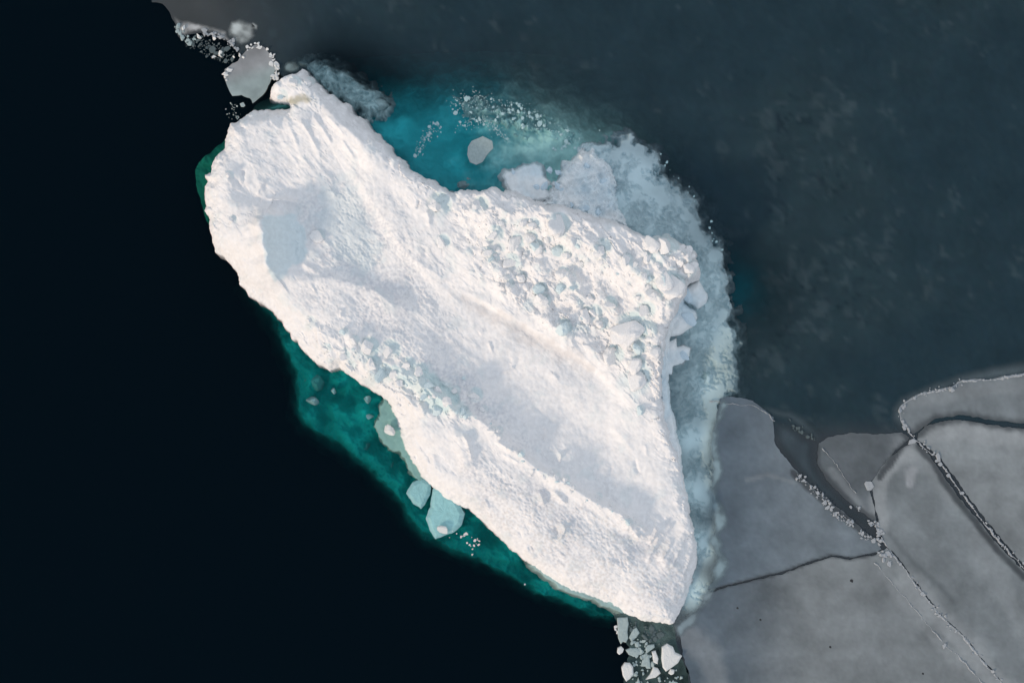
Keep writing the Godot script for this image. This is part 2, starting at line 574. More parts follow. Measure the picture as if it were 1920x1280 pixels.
	# the lie of the snow surface: heights at places, blended
	var cps := [530,194,1.6, 510,196,1.2, 440,240,5.2, 400,330,5.8, 392,420,5.0, 420,500,4.5, 500,212,5.2, 560,150,3.5, 525,168,3.6, 600,182,3.6, 480,270,4.0, 520,320,3.8, 470,350,3.9, 600,300,4.8, 560,250,4.6, 660,240,6.2, 710,290,7.0, 760,335,6.4,
		640,222,5.2, 650,330,4.4, 620,400,4.0, 700,420,3.6, 740,380,5.0, 470,450,6.6, 450,400,6.0, 480,510,5.8, 590,480,4.2, 640,460,4.0, 480,560,3.6, 560,560,5.2, 620,560,4.8, 700,580,4.0, 560,630,3.2, 620,650,4.6, 660,680,5.2, 700,500,3.4,
		800,560,3.3, 860,620,3.1, 940,700,2.9, 1030,780,2.8, 1120,850,2.7, 1200,920,2.6, 1270,960,2.8, 830,520,3.8, 900,570,3.4, 1000,640,3.1, 1100,700,2.9, 900,480,6.2, 960,540,5.3, 1040,590,5.0, 1120,650,5.0, 1000,470,8.0,
		1080,520,7.4, 1150,580,6.9, 1200,620,7.4, 870,380,7.0, 940,370,8.8, 1020,400,10.0, 1100,430,10.6, 1170,460,10.6, 1250,470,11.0, 1290,510,10.0, 1260,570,10.0, 1235,640,9.0, 1230,700,7.6, 1250,770,5.4, 1265,830,3.8, 800,360,6.2,
		830,400,6.2, 1240,850,3.2, 1290,930,3.0, 1300,1010,3.6, 700,690,5.4, 760,705,5.6, 830,765,5.8, 900,800,5.6, 960,860,5.2, 1030,900,4.9, 1100,940,4.6, 1160,968,4.3, 1210,996,3.9, 900,850,5.4, 980,930,5.2, 1060,990,4.9,
		1150,1040,4.6, 1230,1080,4.1, 1270,1120,3.9, 750,800,4.2, 800,860,4.2, 840,900,4.3, 800,800,6.3, 930,970,3.9, 1040,1060,3.6, 1150,1120,3.2, 880,740,4.6, 960,800,4.0, 1040,860,3.8, 1120,905,3.4]
	var cx := PackedFloat32Array()
	var cz := PackedFloat32Array()
	var ch := PackedFloat32Array()
	for i in range(0, cps.size(), 3):
		var v := at(cps[i], cps[i + 1], cps[i + 2])
		cx.append(v.x)
		cz.append(v.z)
		ch.append(v.y)
	var LC := 0.9
	var lx := int(NX * ST / LC) + 3
	var lz := int(NZ * ST / LC) + 3
	var lat := PackedFloat32Array()
	lat.resize(lx * lz)
	for j in lz:
		for i in lx:
			var x := X0 + i * LC
			var z := Z0 + j * LC
			var a := 0.0
			var b := 0.0
			for k in cx.size():
				var dx := x - cx[k]
				var dz := z - cz[k]
				var w := dx * dx + dz * dz + 3.0
				w = 1.0 / (w * w)
				a += w * ch[k]
				b += w
			lat[j * lx + i] = a / b
	var F := PackedFloat32Array()   # added relief
	F.resize(N)
	ridge(F, area([486,394, 496,408, 491,424, 500,440, 496,458, 505,476, 502,494, 512,510, 518,530], 8.0), 4.6, 2.4, 2.0)
	ridge(F, area([700,672, 745,690, 800,725, 850,765, 905,790, 960,838, 1010,880, 1060,905, 1110,938, 1160,962, 1205,992, 1232,1010], 5.4), 1.5, 1.5, 0.75)
	ridge(F, area([560,530, 620,520, 690,540, 740,570, 780,590], 5.0), 1.0, 1.6, 1.2)
	ridge(F, area([436,300, 455,262, 490,228, 520,212], 5.5), 0.9, 2.0, 1.1)
	ridge(F, area([520,372, 556,380, 590,392], 4.0), 0.9, 0.9, 0.8)
	ridge(F, area([826,790, 848,800, 862,825, 872,860, 862,890], 6.0), 0.9, 1.2, 2.0)
	ridge(F, area([596,180, 612,205, 640,235, 672,262, 700,300], 6.0), 1.0, 1.4, 1.1)
	ridge(F, area([862,540, 960,592, 1040,638, 1120,690, 1190,765], 3.6), 1.0, 0.8, 3.0)
	ridge(F, area([650,300, 700,380, 760,470, 830,540], 4.5), 0.9, 1.0, 3.0)
	for g in [[1235,990,1217,1022,1.1,0.35], [1020,803,1018,828,0.7,0.3], [1000,878,993,893,0.6,0.3], [1052,848,1048,868,0.6,0.3], [1262,985,1240,1008,0.8,0.5], [1240,1000,1214,1052,0.7,0.5], [1262,1010,1238,1056,0.8,0.5], [1281,1020,1260,1066,0.8,0.5],
			[1300,1040,1284,1086,0.7,0.5], [1062,984,1048,1012,0.9,0.4], [1042,985,1046,1012,-0.7,0.8], [1010,918,1020,948,0.8,0.7], [930,826,962,846,0.7,0.6], [1035,918,1060,945,0.7,0.7], [940,850,975,868,0.5,0.5], [868,812,880,838,0.8,0.4], [880,838,884,862,0.7,0.5],
			[560,220,600,290,0.45,0.5], [585,215,622,270,0.5,0.5], [610,215,652,262,0.5,0.5], [530,215,560,280,0.4,0.5], [640,262,668,306,0.45,0.5], [500,372,556,380,0.7,0.4], [430,330,452,352,-0.5,0.5], [800,395,806,425,0.6,0.5], [814,396,820,390,-0.8,0.25], [786,375,782,392,-0.7,0.25],
			[880,560,960,602,-0.4,0.7], [1000,760,1040,800,-0.25,0.5], [1150,800,1190,850,0.3,0.8], [1060,450,1100,490,0.7,0.9], [1100,460,1150,520,0.8,1.0], [1180,520,1215,500,0.8,0.7], [1150,500,1180,470,-0.5,0.8]]:
		ridge(F, area([g[0], g[1], (g[0] + g[2]) * 0.5 + 2.0, (g[1] + g[3]) * 0.5, g[2], g[3]], 5.0), g[4], g[5], g[5] * 0.8)
	# random gouges and welts that break up the crust
	for k in 150:
		var a := Vector2(rng.randf_range(430, 1290), rng.randf_range(220, 1140))
		var d := Vector2.from_angle(rng.randf_range(0.5, 2.6)) * rng.randf_range(8.0, 34.0)
		var b := a + d
		ridge(F, area([a.x, a.y, (a.x + b.x) * 0.5 + rng.randf_range(-4, 4), (a.y + b.y) * 0.5 + rng.randf_range(-4, 4), b.x, b.y], 5.0), rng.randf_range(0.15, 0.42) * (1.0 if rng.randf() < 0.6 else -1.0), rng.randf_range(0.25, 0.8), rng.randf_range(0.2, 0.5))
	ridge(F, area([1170,1000, 1180,985, 1200,1010, 1214,1000], 5.0), 0.7, 0.6, 0.6)
	ridge(F, area([1240,1075, 1256,1040, 1276,1005, 1292,975], 4.0), 0.9, 0.9, 0.9)
	print("fields ", Time.get_ticks_msec() - t0)
	var rubble_ne := sdf(area([850,390, 930,380, 1040,400, 1170,440, 1250,450, 1310,500, 1270,580, 1250,680, 1230,740, 1170,700, 1100,660, 1000,600, 900,520, 860,470], 7.0), 3.0)
	var rubble_sw := sdf(area([560,600, 640,620, 740,660, 820,710, 900,750, 900,790, 820,780, 740,770, 690,730, 600,690], 5.0), 3.0)
	var grain_n := sdf(area([560,380, 680,340, 790,470, 820,560, 860,680, 1000,830, 960,860, 860,760, 720,640, 560,560, 600,470], 3.5), 5.0)
	var grain_s := sdf(area([850,860, 960,870, 1080,940, 1220,1000, 1290,1060, 1280,1140, 1220,1160, 1050,1080, 900,960], 5.0), 5.0)
	# blocks frozen into the surface, with wind scoops on their lee side
	var B := [1177,621,28, 1141,572,14, 1147,669,18, 1256,539,20, 1222,554,15, 1242,464,22, 1226,501,10, 1270,495,8, 1167,495,12, 1116,479,15, 1278,466,7, 1290,470,8, 1296,482,7, 1284,482,6, 1275,478,6, 1298,500,10, 1288,510,11,
		981,422,10, 997,425,12, 913,456,10, 1011,543,12, 1085,574,9, 1017,565,13, 952,534,10, 1059,610,8, 1190,712,22, 896,388,16, 1042,427,20, 685,655,19, 725,660,19, 760,687,15, 710,705,20, 745,720,15, 817,730,13, 837,750,18,
		819,769,18, 887,744,14, 868,710,6, 793,744,12, 784,697,14, 875,779,8, 422,327,9, 590,442,12, 430,412,9, 817,387,22, 826,455,14, 1205,480,9, 1195,560,9, 1105,560,8, 940,420,9, 1060,480,9, 1130,610,8, 1225,660,11, 1200,770,9, 640,668,11,
		605,655,10, 660,640,10, 575,600,8, 545,150,12, 570,146,10, 520,172,10, 735,700,12, 850,735,10, 905,770,8]
	var spots := []
	for k in range(0, B.size(), 3):
		var p := at(B[k], B[k + 1], 7.0)
		spots.append(Vector3(p.x, p.z, B[k + 2] * 0.09))
	for k in 125:
		var x := 0.0
		var z := 0.0
		while true:
			x = rng.randf_range(-42.0, 36.0)
			z = rng.randf_range(-28.0, 16.0)
			var c := int((z - Z0) / ST) * NX + int((x - X0) / ST)
			if maxf(rubble_ne[c], rubble_sw[c] + 0.2) > rng.randf_range(0.0, 2.5) and sd[c] > 0.8: break
		spots.append(Vector3(x, z, 0.3 + 1.3 * pow(rng.randf(), 2.6)))
	var crest := area([860,775, 905,790, 960,838, 1010,880, 1060,905, 1110,938, 1160,962, 1205,992], 5.4)
	for k in 46:
		var i := rng.randi() % (crest.size() - 1)
		var q := crest[i].lerp(crest[i + 1], rng.randf()) + Vector2(rng.randfn(), rng.randfn()) * 0.5
		spots.append(Vector3(q.x, q.y, 0.2 + 0.55 * pow(rng.randf(), 2.0)))
	var scoop := PackedFloat32Array()
	scoop.resize(N)
	var lift := PackedFloat32Array()
	lift.resize(N)
	for b in spots:
		var r: float = b.z
		if r < 0.4: continue
		var reach := r * 2.4
		var c2 := Vector2(b.x + r * 0.28, b.y - r * 0.22)
		for j in range(maxi(0, int((c2.y - reach - Z0) / ST)), mini(NZ - 1, int((c2.y + reach - Z0) / ST)) + 1):
			for i in range(maxi(0, int((c2.x - reach - X0) / ST)), mini(NX - 1, int((c2.x + reach - X0) / ST)) + 1):
				var d := Vector2(X0 + i * ST, Z0 + j * ST).distance_to(c2) / r
				lift[j * NX + i] = maxf(lift[j * NX + i], 0.22 * r * exp(-pow(Vector2(X0 + i * ST - b.x, (Z0 + j * ST - b.y)).length() / (1.25 * r), 2.0)))
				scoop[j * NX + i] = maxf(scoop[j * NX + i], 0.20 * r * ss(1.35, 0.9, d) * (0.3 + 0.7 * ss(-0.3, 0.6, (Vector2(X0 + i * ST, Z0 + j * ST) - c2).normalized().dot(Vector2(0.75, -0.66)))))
	var trough := sdf(area([830,540, 900,560, 1000,630, 1120,705, 1220,805, 1285,930, 1290,985, 1230,965, 1120,890, 1000,805, 900,700], 3.0), 6.0)
	var n_big := noise(11, 0.05, 3)
	var n_mid := noise(12, 0.22, 4)
	var n_fine := noise(13, 0.75, 3)
	var n_edge := noise(14, 0.35, 5)
	var n_cell := noise(15, 0.30, 2, FastNoiseLite.TYPE_CELLULAR)
	n_cell.cellular_return_type = FastNoiseLite.RETURN_DISTANCE
	n_cell.domain_warp_enabled = true
	n_cell.domain_warp_amplitude = 2.2
	n_cell.domain_warp_frequency = 0.14
	var n_puff := noise(16, 0.16, 4)
	var n_rid := noise(17, 0.28, 3)
	n_rid.fractal_type = FastNoiseLite.FRACTAL_RIDGED
	var n_step := noise(21, 0.075, 4)
	n_step.domain_warp_enabled = true
	n_step.domain_warp_amplitude = 5.0
	n_step.domain_warp_frequency = 0.06
	var n_speck := noise(19, 1.3, 3)
	var n_cell2 := noise(20, 0.62, 1, FastNoiseLite.TYPE_CELLULAR)
	n_cell2.cellular_return_type = FastNoiseLite.RETURN_DISTANCE
	n_cell2.domain_warp_enabled = true
	n_cell2.domain_warp_amplitude = 1.0
	n_cell2.domain_warp_frequency = 0.3
	var n_flow := noise(18, 0.05, 4)
	Y.resize(N)
	var C := PackedColorArray()
	C.resize(N)
	var mid_a := at(560, 240)
	var mid_b := at(1290, 1010)
	var mdx := mid_b.x - mid_a.x
	var mdz := mid_b.z - mid_a.z
	var ml := sqrt(mdx * mdx + mdz * mdz)
	for j in NZ:
		var z := Z0 + j * ST
		var lj := (z - Z0) / LC
		var j0 := int(lj)
		lj -= j0
		for i in NX:
			var x := X0 + i * ST
			var c := j * NX + i
			var s := sd[c] + n_fine.get_noise_2d(x * 1.4, z * 1.4) * 0.14
			var y := -40.0
			var col := Color(0.2, 0.5, 0.5)
			var e := n_edge.get_noise_2d(x, z)
			# ---- under the water; the teal tint of the water is painted into these ice colours
			var u := n_big.get_noise_2d(x * 1.7 + 300.0, z * 1.7)
			var um := n_mid.get_noise_2d(x * 0.7, z * 0.7 + 80.0)
			var q := foot_sw[c] - 0.5 + e * 0.6
			if q > -6.0:
				var k := -3.9 - 1.3 * ss(2.0, -6.0, z) + um * 2.0 + u * 1.6 + minf(q, 0.0) * 3.2 - (0.9 if q < 2.0 else 0.0) * (2.0 - maxf(q, 0.0)) * 0.5
				if k > y:
					y = k
					col = Color(0.008, 0.54, 0.52)
			q = foot_w[c] + e * 0.25 + 0.7
			if q > -3.0:
				var k := -4.4 + minf(q, 0.0) * 7.0 + um * 1.8
				if k > y:
					y = k
					col = Color(0.03, 0.48, 0.33)
			q = notch[c]
			if q > -3.0 and q * 4.0 - 2.0 > y:
				y = q * 2.0 - 2.4
				col = Color(0.1, 0.4, 0.38)
			q = pool[c] + e * 1.4
			if q > -22.0:
				var k := -2.6 + um * 1.0 + u * 1.0 + (q * 0.45 - q * q * 0.035 if q < 0.0 else minf(q, 6.0) * 0.14)
				if k > y:
					y = k
					var t := ss(850.0, 1040.0, x * 10.0 + 960.0 + um * 60.0)
					y += t * 0.7
					col = Color(0.04, 0.58, 0.68).lerp(Color(0.46, 0.84, 0.84), t)
			var gd := ((x - glow.x) * (x - glow.x) + (z - glow.z) * (z - glow.z)) / 70.0
			if gd < 4.0 and -6.0 - gd * 5.0 > y:
				y = -6.0 - gd * 5.0 + um
				col = Color(0.01, 0.40, 0.52)
			q = fringe[c] + e * 1.5 + um * 1.3 + 0.9 * ss(2.0, 10.0, z)
			if q > -6.0:
				var puff := 0.65 * sqrt(pow(n_puff.get_noise_2d(x, z), 2.0) + 0.01) + 0.45 * sqrt(pow(n_mid.get_noise_2d(x * 1.9 + 9.0, z * 1.9), 2.0) + 0.01)
				var k := -1.8 + 0.4 * ss(4.0, 14.0, z) + 0.55 * clampf(q, 0.0, 1.5) + puff * 2.7 + u * 0.9 + (q * 2.6 if q < 0.0 else 0.0) - (0.6 * ss(2.0, 7.0, q))
				k += 0.7 * exp(-((x - 24.0) * (x - 24.0) + (z + 35.0) * (z + 35.0)) / 14.0) + 0.5 * exp(-((x - 31.0) * (x - 31.0) + (z + 25.5) * (z + 25.5)) / 22.0)
				if k > -0.15: k = -0.15
				if k > y:
					y = k
					var t := ss(700.0, 300.0, z * 10.0 + 640.0)
					col = Color(0.62, 0.82, 0.88).lerp(Color(0.68, 0.87, 0.94), t)
			q = veil[c] + e * 2.0 + um
			if q > -5.0:
				var k := -2.7 + 0.5 * clampf(q, 0.0, 1.5) + 2.6 * absf(n_puff.get_noise_2d(x * 1.6, z * 1.6)) + n_mid.get_noise_2d(x * 2.2, z * 2.2) * 1.1 + (q * 2.0 if q < 0.0 else 0.0)
				if k > -0.4: k = -0.4
				if k > y:
					y = k
					col = Color(0.34, 0.66, 0.70)
			q = trail[c] + e * 1.6
			if q > -5.0:
				var puff := 0.6 * absf(n_puff.get_noise_2d(x * 1.3, z * 1.3)) + 0.5 * absf(n_mid.get_noise_2d(x * 1.9 + 9.0, z * 1.9))
				var k := -2.6 + 0.6 * clampf(q, 0.0, 1.5) + puff * 3.4 + (q * 3.0 if q < 0.0 else 0.0)
				if k > -0.5: k = -0.5
				if k > y:
					y = k
					col = Color(0.46, 0.68, 0.73)
			# ledges
			q = shelf[c] + e * 0.6
			if q > -1.0:
				var k := -0.7 + minf(q, 0.0) * 6.0 + um * 0.5
				if k > y:
					y = k
					col = Color(0.34, 0.60, 0.57)
			q = skirt[c] + e * 0.5
			if q > -1.0:
				var k := -0.3 + minf(q, 0.1) * 3.0 + um * 0.3
				if k > y:
					y = k
					col = Color(0.36, 0.52, 0.52)
			var ice := 0.0
			q = ledge_a[c] + e * 0.5
			if q > -0.6:
				var k := -0.3 + minf(q, 0.5) * 2.6 + um * 0.4
				if k > y:
					y = k
					ice = 1.0
			q = ledge_b[c] + e * 0.9
			if q > -0.6:
				var cell := n_cell.get_noise_2d(x * 1.6, z * 1.6)
				var k := -0.3 + minf(q, 0.7) * 3.0 - (cell + 1.0) * 1.5 * ss(0.2, 1.2, q) + n_fine.get_noise_2d(x, z) * 0.4 + n_mid.get_noise_2d(x * 1.5, z * 1.5) * 1.0 + 1.1
				if k > y:
					y = k
					ice = 1.0
			for block in [[ledge_e1[c], 2.6], [ledge_e2[c], 2.0], [ledge_e3[c], 1.3]]:
				q = block[0] + e * 0.25
				if q > -0.5:
					var k: float = -0.4 + block[1] * (1.0 - exp(-maxf(q, 0.0) * 2.2)) + um * 0.5 + (q * 5.0 if q < 0.0 else 0.0)
					if k > y:
						y = k
						ice = 1.0
			q = ledge_e[c] + e * 0.4
			if q > -0.6:
				var k := -0.3 + minf(q, 0.6) * 3.4 + um * 0.7
				if k > y:
					y = k
					ice = 1.0
			if ice > 0.5:
				col = Color(0.68, 0.80, 0.87).lerp(Color(0.84, 0.88, 0.90), clampf(0.6 + u + um, 0.0, 1.0))
			# ---- the snow body
			var side := ((x - mid_a.x) * mdz - (z - mid_a.z) * mdx) / ml     # positive on the north-east side
			var jag := 0.55 if side > 0.0 else 0.35
			s += e * jag
			if s > -0.6:
				var li := (x - X0) / LC
				var i0 := int(li)
				li -= i0
				var p := j0 * lx + i0
				var m := lerpf(lerpf(lat[p], lat[p + 1], li), lerpf(lat[p + lx], lat[p + lx + 1], li), lj)
				var w := lerpf(1.9, 0.5, ss(-3.0, 3.0, side))
				var prof := 1.0 - exp(-maxf(s, 0.0) / w) if s < 12.0 else 1.0
				var rb := maxf(ss(-1.5, 1.5, rubble_ne[c]), ss(-1.5, 1.5, rubble_sw[c]))
				var gr := maxf(ss(-3.0, 3.0, grain_n[c]), ss(-3.0, 3.0, grain_s[c]))
				var fn := n_fine.get_noise_2d(x, z)
				var mn := n_mid.get_noise_2d(x, z)
				var along := (x + z) * 0.7071
				var over := (z - x) * 0.7071
				var calm := ss(-0.25, 0.35, n_flow.get_noise_2d(x * 1.6 + 70.0, z * 1.6))      # drifted smooth here, broken there
				var smooth := ss(-1.5, 3.0, trough[c])
				gr *= 1.0 - 0.7 * smooth
				var crust := 0.25 + 1.0 * ss(-0.2, 0.35, n_flow.get_noise_2d(x * 2.6, z * 2.6 + 55.0))
				var edge_zone := ss(4.0, 0.0, s)
				m += F[c] + n_big.get_noise_2d(x, z) * 0.8 + mn * (0.26 + 0.36 * rb + 0.3 * edge_zone) + fn * (0.02 + 0.11 * gr * crust + 0.10 * rb * (1.0 - calm) + 0.16 * edge_zone)
				m += n_rid.get_noise_2d(along * 0.28, over * 1.1) * (0.13 + 0.04 * rb) * (0.4 + calm) * (1.0 - 0.75 * smooth)
				m += n_speck.get_noise_2d(x, z) * (0.01 + 0.11 * gr * crust + 0.05 * rb)
				if rb > 0.0:
					var big := maxf(0.0, 0.75 - (n_cell.get_noise_2d(along * 0.75, over) + 1.0))
					var small := maxf(0.0, 0.7 - (n_cell2.get_noise_2d(x, z) + 1.0))
					m += rb * ((ss(0.0, 0.7, big) * 0.95 + 0.25) * (1.2 - calm) + ss(0.05, 0.6, small) * 0.3 * (1.15 - calm))
				var stair := n_step.get_noise_2d(along * 0.55, over) * 4.0 + 8.0
				var broken := clampf(0.3 + 0.5 * rb + 0.9 * edge_zone - 0.2 * gr, 0.0, 1.4) * (1.0 - 0.85 * smooth)
				m += (floorf(stair) + ss(0.72, 1.0, stair - floorf(stair)) - 8.0) * 0.42 * broken
				m += lift[c] - scoop[c]
				var k := -0.4 + (m + 0.4) * prof if s > 0.0 else -0.4 + s * 9.0
				if k > y:
					y = k
					var fl := n_flow.get_noise_2d(x * 2.0, z * 2.0)
					col = Color(0.87, 0.865, 0.875)
					var sp := n_speck.get_noise_2d(x, z)
					col = col.lerp(Color(0.66, 0.675, 0.72), clampf(gr * (0.25 + fl * 1.2 + sp * 1.3 + mn * 0.6), 0.0, 0.85))
					col = col.lerp(Color(0.78, 0.73, 0.69), clampf(ss(0.1, 0.5, sp + mn * 0.5) * gr * ss(20.0, 34.0, z) * 0.6, 0.0, 0.5))
					col = col.lerp(Color(0.70, 0.78, 0.81), clampf(ss(0.2, 0.6, mn + 0.6 * fl) * (0.3 + rb * 0.4), 0.0, 0.7))
					col = col.lerp(Color(0.52, 0.71, 0.74), clampf(scoop[c] * 2.0, 0.0, 0.5))  # bluish-green ice and crevice shade beside the blocks, painted into the scoops
			Y[c] = y
			C[c] = col
	print("heights ", Time.get_ticks_msec() - t0)
	# pale blue shade painted on the pinnacle's east face, the old grey gutter in the valley, the stain in the northern notch
	var stains_and_shade := [[area([496,404, 540,400, 556,398, 552,412, 570,428, 574,470, 572,486, 548,498, 532,524, 516,530, 505,490], 6.0), Color(0.66, 0.78, 0.83), 0.75, 0.4],
		[area([850,552, 880,558, 960,600, 1040,640, 1110,685, 1120,700, 1060,680, 980,640, 900,595], 3.0), Color(0.72, 0.70, 0.70), 0.8, 1.2],
		[area([524,190, 545,184, 575,184, 590,190, 570,194, 540,196], 2.5), Color(0.45, 0.44, 0.36), 0.9, 0.6],
		[area([1230,450, 1255,444, 1262,470, 1240,480, 1225,465], 10.0), Color(0.66, 0.79, 0.80), 0.7, 0.6],
		[area([1160,720, 1180,690, 1215,690, 1220,720, 1190,750], 7.0), Color(0.68, 0.79, 0.83), 0.6, 1.0],
		[area([600,340, 660,350, 700,420, 720,480, 680,520, 620,470, 590,400], 3.5), Color(0.68, 0.76, 0.80), 0.65, 2.0],
		[area([740,690, 800,690, 850,730, 880,780, 830,775, 770,740], 6.5), Color(0.62, 0.78, 0.79), 0.5, 1.0]]
	for d in stains_and_shade:
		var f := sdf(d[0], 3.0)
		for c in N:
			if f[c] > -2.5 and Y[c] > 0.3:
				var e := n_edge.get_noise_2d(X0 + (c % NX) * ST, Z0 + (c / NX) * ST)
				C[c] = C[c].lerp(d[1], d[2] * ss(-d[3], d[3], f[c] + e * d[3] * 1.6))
	# meshes
	var berg := Node3D.new()
	berg.name = "iceberg"
	add_child(berg)
	tag(berg, "huge snow-covered white iceberg with jagged edges and teal foot under water", "iceberg")
	var nrm := PackedVector3Array()
	nrm.resize(N)
	for j in NZ:
		for i in NX:
			var c := j * NX + i
			var l := Y[c - 1] if i > 0 else Y[c]
			var r := Y[c + 1] if i < NX - 1 else Y[c]
			var t := Y[c - NX] if j > 0 else Y[c]
			var b := Y[c + NX] if j < NZ - 1 else Y[c]
			nrm[c] = Vector3(l - r, 2.0 * ST, t - b).normalized()
	for part in 2:
		var id := PackedInt32Array()
		id.resize(N)
		id.fill(-1)
		var v := PackedVector3Array()
		var nn := PackedVector3Array()
		var cc := PackedColorArray()
		var idx := PackedInt32Array()
		for j in NZ - 1:
			for i in NX - 1:
				var c := j * NX + i
				var top := maxf(maxf(Y[c], Y[c + 1]), maxf(Y[c + NX], Y[c + NX + 1]))
				if (part == 0) != (top > -0.15) or top < -27.0: continue
				for k in [c, c + 1, c + NX + 1, c, c + NX + 1, c + NX]:
					if id[k] < 0:
						id[k] = v.size()
						v.append(Vector3(X0 + (k % NX) * ST, Y[k], Z0 + (k / NX) * ST))
						nn.append(nrm[k])
						cc.append(C[k])
					idx.append(id[k])
		var arr := []
		arr.resize(Mesh.ARRAY_MAX)
		arr[Mesh.ARRAY_VERTEX] = v
		arr[Mesh.ARRAY_NORMAL] = nn
		arr[Mesh.ARRAY_COLOR] = cc
		arr[Mesh.ARRAY_INDEX] = idx
		var me := ArrayMesh.new()
		me.add_surface_from_arrays(Mesh.PRIMITIVE_TRIANGLES, arr)
		var o := put("snow_body" if part == 0 else "submerged_foot", me, mats["snow" if part == 0 else "submerged ice"], berg)
		if part == 1: o.set_meta("label", "teal and milky ice foot spreading under the water")
		print("part ", part, " tris ", idx.size() / 3)
	for k in spots.size():
		add_block(berg, spots[k].x, spots[k].y, spots[k].z, k)
	# angular blocks on the low north-east ledges
	for a in [[1032,318,7.0,11.0], [1050,322,8.0,12.0], [1048,352,14.0,10.0], [1022,348,10.0,10.0], [1008,352,9.0,7.0], [1120,400,12.0,8.0], [1098,392,14.0,9.0], [1072,384,10.0,7.0], [1132,340,10.0,14.0], [1100,310,12.0,10.0], [962,322,9.0,6.0], [1290,555,20.0,14.0], [1292,596,18.0,17.0], [1285,668,12.0,12.0]]:
		var p := at(a[0], a[1], 1.5)
		var o := put("ice_block", rocks[rng.randi() % 9], mats["cliff ice"], berg)
		o.transform = Transform3D(Basis(Vector3.UP, rng.randf() * TAU) * Basis.from_scale(Vector3(a[2] * M, 0.7, a[3] * M)), Vector3(p.x, maxf(height_at(p.x, p.z), 0.2), p.z))
	print("iceberg ", Time.get_ticks_msec() - t0)

func add_block(berg: Node3D, x: float, z: float, r: float, _k: int) -> void:
	var h := height_at(x, z) + r * 0.2
	if h < 0.8: return
	var round_one := (r > 2.2 and x > 0.0) or rng.randf() < (0.65 if x > 0.0 else 0.15)
	var mesh: Mesh = domes[rng.randi() % domes.size()] if round_one else rocks[rng.randi() % rocks.size()]
	var o := put("ice_block", mesh, mats["pale blue ice" if rng.randf() < 0.16 else "block snow"], berg)
	o.transform = Transform3D(Basis(Vector3.UP, rng.randf() * TAU) * Basis(Vector3.RIGHT, rng.randf_range(-0.45, 0.45)) * Basis.from_scale(Vector3(r * rng.randf_range(0.8, 1.35), r * rng.randf_range(0.5, 0.85), r * rng.randf_range(0.75, 1.25))), Vector3(x, h - r * 0.12, z))

